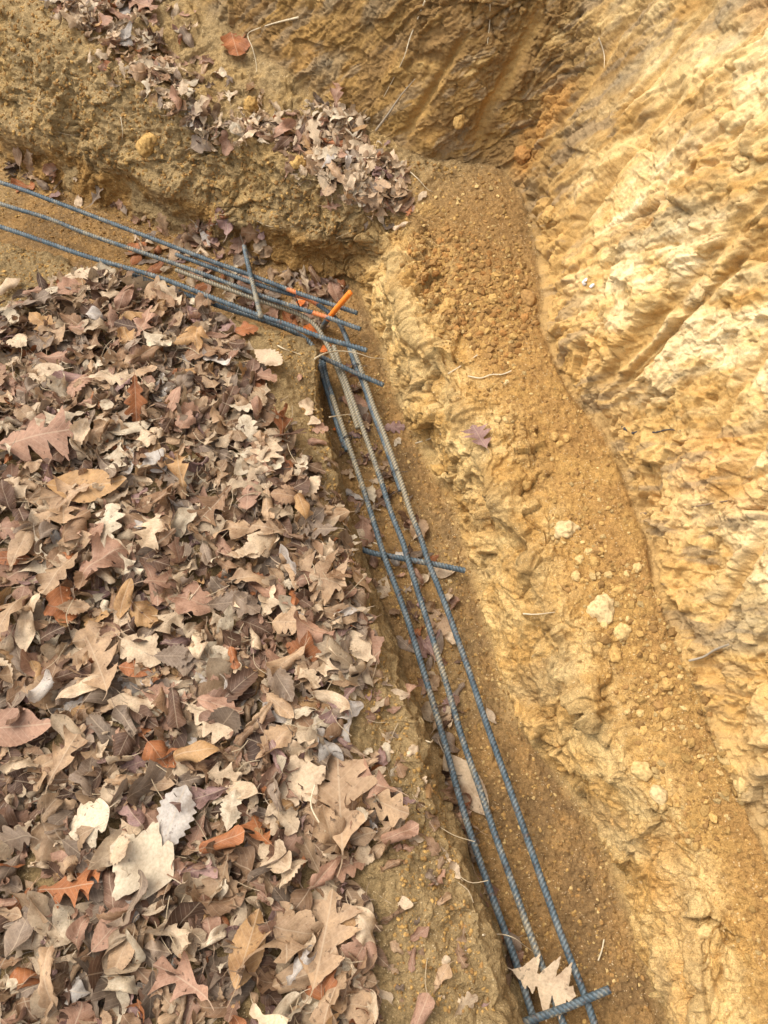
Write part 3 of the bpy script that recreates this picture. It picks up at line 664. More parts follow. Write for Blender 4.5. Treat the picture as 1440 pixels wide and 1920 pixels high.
def litter(j, size, lift, tilt, kinds_p=KP, colw=KW, maxd=None, br=1.0):
    global off_n
    for jj in j:
        kind = kinds[RNG.choice(6, p=kinds_p)]; V0, F0, U0 = lib[(kind, 'lo')][RNG.integers(24)]
        n = .65*flatn[jj]+.35*np.array([0, 0, 1.]); n /= np.linalg.norm(n)
        Rm = frame(tiltn(n, abs(RNG.normal())*tilt, RNG), RNG.uniform(0, 2*PI)); s = size*np.clip(RNG.lognormal(0, .32), .45, 1.6)
        if kind == 'scrap': s *= .6
        v = (V0*s*np.array([1, RNG.uniform(.75, 1.25), 1]))@Rm.T; h = RNG.uniform(*lift)
        v = v + pp[jj] + np.array([0, 0, 1])*(h - min(0, v[:, 2].min()*.45))
        c = np.array(PAL[KN[RNG.choice(len(KN), p=colw)]])*RNG.uniform(.72, 1.15)*br
        acc_v.append(v); acc_f.append(F0+off_n); off_n += len(v); uu = U0.copy(); uu[:, 2] = RNG.random(); acc_u.append(uu); acc_t.append(np.tile(c, (len(v), 1)))
litter(pick(main, 2500, 0, 1.0), .080, (-.002, .012), .42, br=.82)
litter(pick(main, 1300, 0, 1.0), .070, (.004, .024), .68)
litter(pick(main, 1300, 0, 1.0), .034, (.006, .026), .8)
litter(pick([(560, 860), (640, 940), (690, 1120), (730, 1270), (700, 1300), (640, 1200), (600, 1000)], 70, 0, 1.3), .055, (-.003, .006), .35)
litter(pick(edge, 110, 0, 1.0), .045, (-.004, .002), .3)
lk = KW*np.array([2.4, 1.6, 1.4, .6, 1.4, 1, .3, 3.0, .4, .8, 1.5]); lk /= lk.sum()
litter(pick(gully, 620, 4), .060, (-.004, .018), .5, colw=lk, br=1.05)
litter(pick([(60, -40), (330, -40), (400, 120), (520, 190), (560, 180), (720, 200), (800, 330), (780, 440), (660, 430), (520, 300), (380, 280), (180, 150)], 150, 4), .055, (-.004, .008), .45, colw=lk, br=1.1)
litter(pick([(540, 225), (650, 200), (700, 300), (762, 330), (760, 400), (690, 400), (610, 340)], 200, 4), .062, (.006, .028), .55, colw=lk, br=1.05)
litter(pick(gully, 160, 4), .045, (0, .012), .7)
litter(pick([(60, -20), (330, -20), (460, 160), (560, 200), (560, 330), (400, 290), (200, 150)], 60, 4), .06, (-.004, .004), .4)
dk = KW*np.array([.8, 1, 1.6, 1.3, 1, .5, 1.5, .4, 2, 1.4, .6]); dk /= dk.sum()
litter(pick(tl1, 75, 2.0, 4), .075, (-.003, .010), .4, colw=dk)
litter(pick(tl2, 70, 2.0, 3), .075, (-.003, .010), .4, colw=dk)
litter(pick(tl0, 26, 2.0, 3.4), .06, (-.003, .008), .4, colw=dk)
litter(pick(tf1, 110, 1.9, 2.75), .06, (-.004, .007), .35, colw=dk)
litter(pick(tf2, 55, 1.9, 2.4), .07, (-.004, .012), .45, colw=dk)
me = np_mesh('leaf_litter', np.concatenate(acc_v), np.concatenate(acc_f), M_lit, uv=np.concatenate(acc_u), attr=np.concatenate(acc_t))
tag(add_obj('leaf_litter', me), 'thick bed of dry brown fallen leaves covering the slope, the gully and corners of the trench', 'leaf litter', None, 'stuff')

# --- individual leaves that show largest
hi_mesh = {}
def leaf_obj(kind, var, pos, n, ang, size, colour, label, lift=.012, group='large dry leaves on top of the litter', shade=None):
    if (kind, var) not in hi_mesh:
        v, f, u = lib[(kind, 'hi')][var]; hi_mesh[(kind, var)] = (np_mesh(NAME[kind], v[:-10], f[:-4], M_leaf, uv=u[:-10]), np_mesh('stem', v[-10:], f[-4:]-(len(v)-10), M_leaf, uv=u[-10:]))
    Rm = frame(n, ang); o = bpy.data.objects.new(NAME[kind], hi_mesh[(kind, var)][0]); COL.objects.link(o)
    st = bpy.data.objects.new('stem', hi_mesh[(kind, var)][1]); COL.objects.link(st); st.parent = o
    v = lib[(kind, 'hi')][var][0]; low = (v*size@Rm.T)[:, 2].min()
    o.rotation_mode = 'QUATERNION'; o.rotation_quaternion = mathutils.Matrix(Rm.tolist()).to_quaternion()
    o.scale = (size, size*(1 if shade else RNG.uniform(.8, 1.2)), size); p = np.array(pos)+np.array([0, 0, 1])*(lift-min(0, low*.55)); o.location = p
    c = np.array(PAL[colour])*(shade if shade else RNG.uniform(.88, 1.14)); o.color = (*c, 1); st.color = (*(c*.8), 1)
    return tag(o, label, 'leaf', group)
# photographed leaves one can point to: (px, py, kind, variant, pixel length, angle in the picture, colour, label, lift)
STAR = [
 (640, 1500, 'redoak', 4, 190, 95, 'tan', 'biggest lobed tan oak leaf, at the right edge of the litter near the bottom', .03),
 (280, 1618, 'broad', 0, 130, 150, 'bleached cream', 'large round speckled cream leaf, the palest in the lower left litter', .03),
 (472, 1775, 'beech', 1, 135, 75, 'golden brown', 'upright oval leaf with clear side veins near the bottom edge', .035),
 (610, 1760, 'redoak', 2, 170, 80, 'tan', 'flat brown lobed oak leaf just above the bottom edge, right of the veined oval leaf', .03),
 (645, 1722, 'beech', 0, 90, 0, 'golden brown', 'dark gold oval leaf lying level at the litter edge, above the flat lobed leaf', .03),
 (690, 1740, 'beech', 4, 110, -60, 'pale tan', 'pale rolled slim leaf on bare soil at the litter edge near the bottom', .03),
 (425, 1580, 'broad', 2, 90, 20, 'russet', 'rust orange crumpled leaf in the middle of the lower litter', .035),
 (330, 1545, 'chestnut', 1, 130, 70, 'silvery grey', 'silvery lilac leaf standing just above the round speckled leaf', .035),
 (440, 1525, 'chestnut', 3, 75, 80, 'bleached cream', 'small cream fan shaped leaf above the rust orange crumpled leaf', .035),
 (375, 1420, 'beech', 2, 105, 10, 'golden brown', 'orange brown folded leaf with pale rim in the centre of the lower slope', .035),
 (40, 1372, 'beech', 3, 150, 5, 'pinkish brown', 'long pinkish serrated leaf cut by the left edge of the picture', .035),
 (95, 1305, 'chestnut', 4, 90, 50, 'silvery grey', 'white grey rolled leaf near the left edge above the long pinkish leaf', .04),
 (140, 1420, 'oak', 1, 120, 60, 'tan', 'tan lobed oak leaf right of the long pinkish leaf', .035),
 (195, 1260, 'redoak', 2, 130, 110, 'tan', 'smooth lobed tan leaf right of the white grey rolled leaf', .035),
 (275, 1230, 'broad', 3, 90, -30, 'pale tan', 'pale wide leaf right of the smooth lobed tan leaf', .035),
 (335, 1240, 'chestnut', 0, 75, 0, 'grey brown', 'grey veined leaf touching the pale wide leaf on its right', .035),
 (590, 1090, 'redoak', 4, 130, -20, 'tan', 'spread lobed oak leaf by the soil lip left of the midway cross bar', .03),
 (672, 1215, 'beech', 3, 90, -45, 'pale tan', 'pale pointed toothed leaf lying alone on soil beside the leftmost long bar', .012),
 (655, 1030, 'oak', 5, 60, 70, 'bleached cream', 'small cream star shaped leaf on the soil lip just above the midway cross bar', .012),
 (212, 1000, 'whiteoak', 0, 100, 80, 'bleached cream', 'whitish round lobed leaf standing out left of centre on the slope', .035),
 (200, 1070, 'redoak', 5, 135, 35, 'pinkish brown', 'big pinkish lobed leaf just below the whitish round lobed leaf', .035),
 (242, 1135, 'beech', 5, 80, 75, 'golden brown', 'smooth upright brown oval leaf below the big pinkish lobed leaf', .035),
 (180, 925, 'beech', 3, 150, 5, 'golden brown', 'pale gold long leaf lying level in the left part of the slope', .035),
 (345, 905, 'oak', 2, 90, 100, 'golden brown', 'golden slender lobed leaf standing upright in the middle of the slope', .035),
 (85, 845, 'redoak', 1, 150, 15, 'pinkish brown', 'large pinkish oak leaf with deep lobes near the left edge', .035),
 (310, 660, 'redoak', 3, 90, -15, 'bleached cream', 'crisp cream oak leaf near the top of the slope', .03),
 (215, 725, 'whiteoak', 3, 85, -5, 'pale tan', 'pale round lobed leaf left below the crisp cream oak leaf', .03),
 (115, 690, 'oak', 4, 75, 10, 'pinkish brown', 'pinkish lobed leaf left of the pale round lobed leaf', .03),
 (160, 540, 'broad', 0, 85, -20, 'pale tan', 'large pale tan leaf at the top edge of the litter next to bare soil', .02),
 (25, 545, 'beech', 2, 65, 35, 'pale tan', 'pale ribbed leaf at the left edge where bare soil begins', .015),
 (255, 607, 'beech', 4, 75, 10, 'golden brown', 'curled yellowish leaf above the crisp cream oak leaf', .03),
 (505, 680, 'chestnut', 0, 75, -30, 'pale tan', 'broad pale veined leaf at the soil lip left of the bend', .02),
 (490, 715, 'whiteoak', 1, 70, -10, 'pinkish brown', 'pinkish leaf beneath the broad pale veined leaf at the lip', .022),
 (465, 625, 'broad', 3, 48, 10, 'russet', 'rusty orange leaf on soil just below the lowest left bar', .012),
 (515, 880, 'broad', 1, 48, 30, 'bleached cream', 'cream leaf near the right edge of the litter, above the middle', .03),
 (565, 890, 'whiteoak', 2, 58, 60, 'bleached cream', 'white cream crumpled leaf at the litter edge beside the trench lip', .03),
 (655, 1335, 'scrap', 2, 60, 20, 'silvery grey', 'whitish ragged leaf at the right edge of the litter, below the lone pale leaf', .02),
 (750, 1565, 'broad', 2, 80, 20, 'pinkish brown', 'pinkish brown folded leaf alone on the bare soil lip near the bottom', .012),
 (715, 1420, 'scrap', 4, 45, 80, 'purplish brown', 'small dark crumpled leaf on the bare soil lip', .008),
 (872, 1472, 'beech', 1, 135, -55, 'pale tan', 'pale slim leaf wedged under the leftmost long bar', .012),
 (1018, 1842, 'redoak', 0, 124, -24, 'pale tan', 'large pale lobed oak leaf lying on the bars at the bottom', .0),
 (898, 826, 'redoak', 4, 66, 120, 'purplish brown', 'lone mauve oak leaf stuck to the yellow clay face', .014),
 (737, 805, 'whiteoak', 0, 46, 0, 'purplish brown', 'pinkish leaf on the trench floor right of the bars below the bend', .004),
 (440, 92, 'broad', 1, 76, -70, 'russet', 'red brown leaf hanging on the back bank at the top', .008),
 (265, 25, 'oak', 3, 85, -20, 'pinkish brown', 'large reddish oak leaf at the very top of the leafy gully', .03),
 (635, 205, 'oak', 2, 60, 80, 'pinkish brown', 'upright reddish leaf leaning on the back bank above the leaf heap', .02),
 (430, 185, 'oak', 1, 45, 100, 'bleached cream', 'small cream lobed leaf on soil beside the gully', .008),
 (300, 150, 'whiteoak', 2, 66, -25, 'bleached cream', 'pale cream leaf on the left rim of the gully', .025),
 (380, 455, 'redoak', 2, 85, 10, 'pinkish brown', 'pinkish oak leaf in the left trench behind the topmost bar', .012),
 (588, 632, 'broad', 1, 38, -20, 'bright orange', 'leaf sprayed bright orange lying under the bars at the bend', .03),
 (610, 658, 'scrap', 3, 24, 30, 'bright orange', 'small orange sprayed leaf just right of the soil lip at the bend', .01),
 (562, 572, 'scrap', 1, 22, 10, 'bright orange', 'tiny orange sprayed leaf between the two upper left bars', .01),
 (630, 808, 'scrap', 0, 12, 10, 'bright orange', 'tiny orange scrap on the trench floor beside lapped bars', .01),
 (110, 645, 'chestnut', 2, 70, 20, 'tan', 'folded tan leaf near the left edge above the pinkish lobed leaf', .03),
 (570, 960, 'beech', 2, 75, -70, 'golden brown', 'slim curled brown leaf standing at the litter edge, middle height', .03),
 (545, 1180, 'broad', 3, 70, 0, 'tan', 'tan curled leaf left of the lone pale leaf near the soil lip', .035),
 (60, 1190, 'beech', 5, 90, 90, 'pale tan', 'pale spoon shaped leaf standing near the left edge, middle height', .035),
 (570, 1470, 'broad', 0, 105, 30, 'pale tan', 'pale wide lobed leaf left of the biggest tan oak leaf', .035),
 (565, 1810, 'oak', 4, 80, 60, 'silvery grey', 'grey white curled oak leaf left of the flat brown lobed leaf', .035),
 (785, 1905, 'broad', 2, 90, 70, 'pinkish brown', 'pinkish crumpled leaf at the bottom edge on bare soil', .02),
 (845, 1330, 'chestnut', 3, 60, 80, 'purplish brown', 'mauve leaf on the trench floor between the long bars', .006),
 (775, 1290, 'oak', 2, 60, 60, 'pinkish brown', 'pinkish leaf under the leftmost long bar, middle of the trench', .006),
 (805, 1215, 'chestnut', 1, 42, -50, 'purplish brown', 'brown leaf under the middle long bar below the midway cross bar', .006),
 (920, 1345, 'beech', 3, 34, -60, 'pale tan', 'small pinkish leaf right of the rightmost long bar', .005),
 (745, 830, 'scrap', 1, 20, 60, 'bleached cream', 'small whitish scrap right of the lapped bars', .004),
]
def img_dir_angle(pos, n, ang_deg, size):
    """rotation about n so that the blade points to ang in the picture (0 = right, 90 = up)"""
    best = None
    for k in range(72):
        a = k*2*PI/72; d = frame(n, a)[:, 0]; q = np.array(pos); u1, v1, _ = proj(q+d*.02); u0, v0, _ = proj(q)
        t = math.degrees(math.atan2(-(v1-v0), u1-u0)); e = abs((t-ang_deg+180) % 360-180)
        if best is None or e < best[0]: best = (e, a)
    return best[1]
rsL = np.random.default_rng(5); WIDE = {280: 1.2}
star_px = []
for (u, v, kind, var, plen, ang, colour, label, lift) in STAR:
    p, n = surf(u, min(v, 1915))
    if u == 1018: p = unproj(u, v, .100); n = np.array([-.05, -.1, 1.])
    d = proj(p)[2]; size = plen*d/FP; n = .7*n+.3*np.array([0, 0, 1.]); n /= np.linalg.norm(n)
    if u != 1018: n = tiltn(n, rsL.uniform(.02, .22), rsL)
    lo_ = leaf_obj(kind, var, p, n, img_dir_angle(p, n, ang, size), size, colour, label, lift,
             shade=1.0); lo_.scale[1] *= WIDE.get(u, 1.0); star_px.append((u, v))
# the rest of the 300 that show largest, spread over the top of the litter
LAND = [('the big speckled cream leaf', 280, 1618), ('the rust orange leaf', 425, 1580), ('the veined oval bottom leaf', 472, 1775), ('the bottom left corner', 20, 1890),
        ('the biggest tan oak leaf', 650, 1510), ('the long pinkish serrated leaf', 40, 1372), ('the white grey rolled leaf', 95, 1305), ('the orange folded leaf', 375, 1420),
        ('the whitish round lobed leaf', 212, 1000), ('the level pale gold leaf', 180, 925), ('the golden upright leaf', 345, 905), ('the large pinkish oak leaf', 85, 845),
        ('the crisp cream oak leaf', 310, 660), ('the top edge of the litter', 160, 540), ('the broad pale lip leaf', 505, 680), ('the cream leaf by the lip', 515, 880),
        ('the spread oak leaf by the lip', 590, 1090), ('the grey veined leaf', 335, 1240), ('the tan leaf near the soil lip', 545, 1180), ('the pale spoon shaped leaf', 60, 1190)]
used = set(); names = {'oak': 'lobed oak leaf', 'whiteoak': 'round lobed leaf', 'beech': 'oval leaf', 'chestnut': 'wavy edged leaf', 'broad': 'broad leaf', 'scrap': 'crumpled leaf scrap'}
star_arr = np.array(star_px); got = []
cand = pick(main, 4000, 0, 1.0); cnt = 0
for jj in cand:
    u, v = pu[jj], pv[jj]
    if not (-20 < u < 1460 and -20 < v < 1940): continue
    if np.min(np.hypot(star_arr[:, 0]-u, star_arr[:, 1]-v)) < 42*(.4+.6*v/1900): continue
    if got and np.min(np.hypot(np.array(got)[:, 0]-u, np.array(got)[:, 1]-v)) < 30*(.35+.9*v/1900): continue
    got.append((u, v)); kind = kinds[RNG.choice(6, p=[.17, .15, .22, .19, .17, .10])]; var = int(RNG.integers(18)) if RNG.random() < .35 else int(RNG.integers(6, 18))
    colour = KN[RNG.choice(len(KN), p=KW)]
    n = .6*flatn[jj]+.4*np.array([0, 0, 1.]); n = tiltn(n/np.linalg.norm(n), abs(RNG.normal())*.44, RNG)
    ld = sorted(LAND, key=lambda L: (L[1]-u)**2+(L[2]-v)**2)
    curls = CURL[var % 12]; st = 'flat' if curls < .35 else 'curled' if curls < 1.1 else 'tightly rolled'
    label = None
    for L in ld[:6]:
        du, dv = u-L[1], v-L[2]; close = 'close ' if math.hypot(du, dv) < 80 else ''
        side = ('right of' if du > 0 else 'left of') if abs(du) > abs(dv) else ('below' if dv > 0 else 'above')
        for s_ in (f'{colour} {st} {names[kind]} {close}{side} {L[0]}', f'{"upper" if dv<0 else "lower"} {colour} {st} {names[kind]} {close}{side} {L[0]}'):
            if s_ not in used and len(s_.split()) <= 16: label = s_; break
        if label: break
    used.add(label)
    sz = {'oak': .122, 'whiteoak': .108, 'beech': .095, 'chestnut': .098, 'broad': .088, 'scrap': .06}[kind]*RNG.uniform(.75, 1.2)
    leaf_obj(kind, var, pp[jj], n, RNG.uniform(0, 2*PI), sz, colour, label, RNG.uniform(.014, .032))
    cnt += 1
    if cnt >= 300-len(STAR): break
print('individual leaves', cnt+len(STAR), 'litter verts', off_n)

# ------------------------------------------------------------------ clods, stones, gravel
def stone_mat():
    m, nt, b = new_mat('clay_clod'); oi = nd(nt, 'ShaderNodeObjectInfo'); tc = nd(nt, 'ShaderNodeNewGeometry').outputs['Position']
    a = noisen(nt, tc, 120, 4, .7); c = mixc(nt, 1.0, oi.outputs['Color'], ramp(nt, a, (.3, (.6, .56, .5)), (.5, (1, 1, 1)), (.7, (1.3, 1.27, 1.2))), 'MULTIPLY')
    nt.links.new(c, b.inputs['Base Color']); b.inputs['Roughness'].default_value = .95; b.inputs['Specular IOR Level'].default_value = .15; bump(nt, b, a, .7, .004); return m
M_stone = stone_mat()
def ico(sub):
    import bmesh
    bm = bmesh.new(); bmesh.ops.create_icosphere(bm, subdivisions=sub, radius=1); v = np.array([x.co[:] for x in bm.verts]); f = np.array([[y.index for y in x.verts] for x in bm.faces]); bm.free(); return v, f
I1, I3 = ico(1), ico(4)
I2 = ico(2)
clod_me = []
for k in range(8):
    v = I3[0]; pl = v*1.0
    off3 = np.array([k*3.1, 0, 0])
    rr = 1+.30*fbm(v+off3, 1.1, 3, seed=80+k)
    h, e = facets(v+off3, (1.5, 1.5, 1.5), 90+k, 1.0); rr = rr+.24*h+.03*noise(v+off3, 5, 99)+.03*noise(v+off3, 11, 98)
    clod_me.append(np_mesh('clod', v*rr[:, None]*np.array([1, .8, .62]), I3[1], M_stone))
CLODS = [(1098, 530, 16, 'white', 'bright white quartz bit low on the cut bank'), (1112, 534, 9, 'white', 'tiny white chip just right of the bright quartz bit'), (950, 717, 11, 'bleached', 'whitish chip just below the shelf straw'),
 (1128, 1143, 58, 'bleached', 'largest angular cream stone on the gravelly shelf'), (1166, 1185, 36, 'cream', 'rounded cream stone just below the largest angular stone'),
 (1060, 995, 44, 'bleached', 'flat pale stone on the shelf beside the bend of the clay face'), (925, 562, 22, 'ochre', 'round ochre clod on the talus above the lone mauve leaf'),
 (990, 560, 34, 'brown', 'big brown clod against the foot of the cut bank'), (1028, 403, 38, 'ochre', 'smooth ochre clod at the corner of the cut bank'),
 (838, 577, 40, 'ochre', 'wide yellow clod at the upper edge of the clay face'), (1104, 1035, 20, 'cream', 'small cream stone at top of the stone cluster on the shelf'),
 (1087, 1048, 18, 'cream', 'left stone of the cluster on the shelf'), (1115, 1052, 20, 'ochre', 'lower ochre stone of the cluster on the shelf'),
 (1125, 1034, 18, 'ochre', 'right stone of the cluster on the shelf'), (1195, 1063, 20, 'cream', 'pale stone on the right part of the shelf, above the largest stone'),
 (1160, 1105, 24, 'ochre', 'flat ochre stone between the shelf cluster and largest stone'), (1080, 1080, 22, 'cream', 'blocky cream stone left of the largest angular stone'),
 (1153, 1225, 34, 'ochre', 'narrow yellow shard below the rounded cream stone'), (1225, 1235, 20, 'ochre', 'small ochre stone right below the rounded cream stone'),
 (1250, 1285, 26, 'ochre', 'ochre clod near the foot of the cut bank, lower shelf'), (1235, 1325, 20, 'brown', 'brown clod in the loose stones of the lower shelf'),
 (1250, 1340, 24, 'ochre', 'ochre clod beside the brown clod of the lower shelf'), (1062, 820, 20, 'ochre', 'right one of three little stones above the shelf middle'),
 (1040, 820, 18, 'ochre', 'middle one of three little stones above the shelf middle'), (1048, 833, 16, 'ochre', 'lowest one of three little stones above the shelf middle'),
 (948, 787, 14, 'cream', 'pale pebble right of the lone mauve leaf'), (932, 785, 14, 'cream', 'pale pebble just above the lone mauve leaf'),
 (993, 908, 22, 'ochre', 'yellow clod on the shelf below the mauve leaf'), (1390, 1470, 34, 'cream', 'rounded cream lump at the right edge, lower part'),
 (822, 882, 28, 'ochre', 'smooth clod in the crevice at the foot of the clay face'), (1205, 1445, 40, 'cream', 'cream lump on the brow of the clay face near the bottom'),
 (1235, 1490, 36, 'bleached', 'pale broken lump below the cream lump on the brow'), (1320, 1745, 34, 'cream', 'jagged cream chip on the lower clay face'),
 (275, 270, 46, 'ochre', 'large brown clod on the mound left of the gully'), (560, 305, 34, 'ochre', 'yellowish clod beside the leaf heap'),
 (470, 200, 34, 'ochre', 'rounded clod on the mound near the small cream leaf'), (1350, 200, 30, 'cream', 'cream chip held in the upper right bank'),
 (1310, 553, 30, 'bleached', 'pale loose chip on the bank face at right'), (1390, 310, 34, 'cream', 'block of cream clay in the bank hollow at right'), (862, 228, 26, 'ochre', 'ochre lump low on the back bank'),
 (980, 290, 38, 'rust', 'rusty lump at the foot of the back bank'), (760, 1150, 14, 'cream', 'pale pebble on the trench floor between the long bars'), (843, 1090, 10, 'bleached', 'whitish pebble below the right end of the midway cross bar')]
SC = {'white': (.85, .82, .76), 'bleached': (.56, .41, .205), 'cream': (.54, .37, .155), 'ochre': (.46, .28, .095), 'brown': (.33, .185, .065), 'rust': (.38, .19, .06)}
for k, (u, v, w, c, lab) in enumerate(CLODS):
    p, n = surf(u, v); d = proj(p)[2]; s = w*d/FP*.5
    o = add_obj('clay_clod' if c not in ('bleached', 'white') else 'stone', clod_me[k % 8], loc=p+n*s*.06); o.rotation_mode = 'XYZ'
    o.rotation_mode = 'QUATERNION'; o.rotation_quaternion = mathutils.Matrix(frame(n, RNG.uniform(0, 6)).tolist()).to_quaternion(); o.scale = (s, s, s)
    o.color = (*SC[c], 1); tag(o, lab, 'stone' if c in ('bleached', 'white') else 'clod', 'clods and stones fallen on the earth')
# gravel and crumbs
m_gr, nt, b = new_mat('crumbs'); at = nd(nt, 'ShaderNodeAttribute', attribute_name='tint'); tc = nd(nt, 'ShaderNodeNewGeometry').outputs['Position']
cc = mixc(nt, 1.0, at.outputs['Color'], ramp(nt, noisen(nt, tc, 300, 3), (.3, (.7, .68, .64)), (.7, (1.2, 1.2, 1.2))), 'MULTIPLY'); nt.links.new(cc, b.inputs['Base Color']); b.inputs['Roughness'].default_value = .95; b.inputs['Specular IOR Level'].default_value = .1
talus = [(740, 300), (860, 310), (960, 330), (1000, 420), (1010, 620), (1060, 720), (1140, 850), (1190, 1000), (1250, 1170), (1310, 1290), (1400, 1520), (1470, 1700), (1440, 1900), (1340, 1700), (1230, 1450), (1150, 1280), (1060, 1120), (1020, 950), (930, 800), (860, 700), (780, 560), (720, 430)]
dense = [(760, 440), (850, 420), (980, 480), (1010, 600), (950, 700), (860, 640), (790, 560)]
lowsh = [(1060, 1000), (1200, 1050), (1320, 1300), (1400, 1500), (1300, 1600), (1200, 1400), (1130, 1250)]
floorp = [(640, 620), (700, 640), (780, 820), (860, 960), (920, 1200), (1000, 1420), (1120, 1550), (1230, 1900), (1000, 1930), (900, 1600), (800, 1300), (700, 1050), (640, 800)]
mound = [(-50, -50), (150, 0), (330, 210), (480, 280), (620, 390), (700, 440), (560, 440), (400, 400), (200, 320), (-50, 230)]
lipb = [(480, 600), (590, 660), (640, 950), (740, 1300), (830, 1500), (930, 1900), (740, 1900), (740, 1500), (670, 1300), (640, 1000), (550, 720)]
lefttop = [(-20, 445), (120, 490), (240, 530), (120, 560), (-20, 580)]
gv, gf, gt = [], [], []; go = 0
def crumbs(poly, n, smin, smax, cols, tmin=0, tmax=99, pw=2.6):
    global go
    js = pick(poly, n, tmin, tmax)
    for jj in js:
        s = smin+(smax-smin)*RNG.random()**pw
        v = I1[0]*(1+.28*RNG.normal(size=(len(I1[0]), 1)).clip(-1, 1))*np.array([1, .8, .65])*s
        v = v@frame(pn[jj]+.001, RNG.uniform(0, 6)).T+pp[jj]+pn[jj]*s*RNG.uniform(-.25, .3)
        gv.append(v); gf.append(I1[1]+go); go += len(v); c = np.array(SC[cols[RNG.integers(len(cols))]])*RNG.uniform(.6, 1.1); gt.append(np.tile(c, (len(v), 1)))
crumbs(talus, 6500, .0009, .0085, ['ochre', 'brown', 'ochre', 'brown', 'cream'], 3.9, 6.1, 6)
crumbs(dense, 3400, .0012, .013, ['brown', 'ochre', 'brown', 'rust', 'brown'], 3.9, 6.1, 6)
crumbs(lowsh, 900, .0015, .013, ['ochre', 'cream', 'brown', 'ochre'], 3.9, 6.1, 5)
crumbs(floorp, 4200, .0010, .006, ['brown', 'ochre', 'brown', 'cream'], 1.9, 3.05, 3)
crumbs(mound, 5200, .0012, .008, ['ochre', 'brown', 'brown'], 3.0, 6, 2.5)
crumbs(lipb, 3000, .0010, .006, ['brown', 'ochre', 'ochre'], 0, 1.8, 3)
crumbs(lefttop, 1200, .0012, .006, ['brown', 'ochre'], 0, 1.6, 2.5)
crumbs([(0, 300), (240, 380), (560, 520), (600, 600), (300, 520), (0, 430)], 1800, .0012, .007, ['brown', 'ochre', 'brown'], 1.9, 3.1, 2.5)
me = np_mesh('gravel', np.concatenate(gv), np.concatenate(gf), m_gr, attr=np.concatenate(gt), smooth=False)
tag(add_obj('gravel', me), 'loose crumbs of soil and clay gravel on the shelf, mound and trench floor', 'gravel', None, 'stuff')

# ------------------------------------------------------------------ roots, straws, sticks
def root_mat(name, c):
    m, nt, b = new_mat(name); f = noisen(nt, nd(nt, 'ShaderNodeTexCoord').outputs['Object'], 60, 3)
    nt.links.new(mixc(nt, f, tuple(x*.6 for x in c), c), b.inputs['Base Color']); b.inputs['Roughness'].default_value = .8; return m
M_root = root_mat('pale_root', (.70, .57, .37)); M_root2 = root_mat('brown_root', (.30, .20, .11)); M_stick = root_mat('grey_stick', (.40, .32, .22))
def root(name, label, pts, rad, mat, cat, lift=.006, z=None, group=None, taper=True):
    rad = rad*1.35
    w = []
    for k, q in enumerate(pts):
        if len(q) == 3: w.append(unproj(*q)); continue
        p, n = surf(*q); w.append(p+n*lift)
    w = np.array(w)+RNG.normal(size=(len(w), 3))*.001; c0 = w[0]
    return tag(add_obj(name, tube_mesh(name, w-c0, rad, mat, seg=7, step=.003, taper=taper, wob=.08), loc=c0), label, cat, group)
RG = 'pale hair roots sticking out of the soil'
root('root', 'long pale root arching over the long bars below the bend', [(590, 672, .20), (612, 662, .17), (640, 657, .13), (670, 662, .11), (695, 671, .09), (721, 672, .07)], .0022, M_root, 'root', group=RG)
root('root', 'pale root lying on the soil lip left of the bend', [(520, 650), (535, 658), (550, 664), (562, 668)], .0016, M_root, 'root', group=RG)
root('root', 'straight pale root across the lapped bars beside the lip', [(618, 783, .2), (640, 779, .15), (671, 776, .10)], .0014, M_root, 'root', group=RG)
root('root', 'pale curved root over the leftmost long bar near the bottom', [(905, 1753), (940, 1752, .11), (965, 1760, .10), (985, 1775, .06), (998, 1783, .04)], .0014, M_root, 'root', group=RG)
root('root', 'hooked root hanging from the back bank near the reddish leaf', [(562, 34), (520, 46), (485, 56), (467, 68), (474, 90), (482, 120), (483, 137)], .0022, M_root, 'root', group=RG)
root('root', 'long root hanging diagonally at the top of the back bank', [(800, 0), (790, 30), (773, 70), (758, 110), (740, 150), (723, 185)], .0018, M_root, 'root', group=RG)
root('root', 'straight pale root hanging at the top edge', [(918, -10), (918, 40), (916, 85)], .0016, M_root, 'root', group=RG)
root('root', 'short pale root on the upper back bank right of the straight one', [(1127, 72), (1128, 100), (1136, 130)], .0015, M_root, 'root', group=RG)
root('root', 'thin root twisting from a small leaf at the leaf heap', [(770, 325), (785, 340), (800, 355), (812, 360)], .0013, M_root, 'root', group=RG)
root('root', 'pale root dangling on the mound at left', [(228, 220), (231, 245), (227, 265)], .0014, M_root, 'root', group=RG)
root('root', 'hair root down the overhanging face of the mound', [(560, 350), (575, 340), (584, 345), (565, 370), (556, 395)], .0012, M_root2, 'root', group=RG)
root('straw', 'pale straw lying on the shelf above the mauve leaf', [(878, 710), (900, 711), (922, 705), (940, 703), (958, 699)], .0013, M_root, 'straw', taper=False)
root('straw', 'slanted straw on the brow of the clay face above the shelf straw', [(842, 703), (868, 688), (896, 668)], .0012, M_root, 'straw', taper=False)
root('straw', 'straw sticking out of the crevice left of the mauve leaf', [(778, 834), (800, 826), (828, 816)], .0015, M_root, 'straw', taper=False)
root('root', 'short root lying in a hollow of the clay face', [(985, 1152), (1010, 1152), (1045, 1150)], .0015, M_root, 'root', group=RG)
root('stick', 'thin grey stick poking out of the cut bank at lower right', [(1298, 1238), (1320, 1226), (1348, 1219), (1374, 1208)], .0017, M_stick, 'stick', taper=False, lift=.012)
root('stick', 'long grey stick leaning on the back bank beside the leaf heap', [(704, 248), (730, 215), (755, 180), (784, 150)], .0030, M_stick, 'stick', lift=.012)
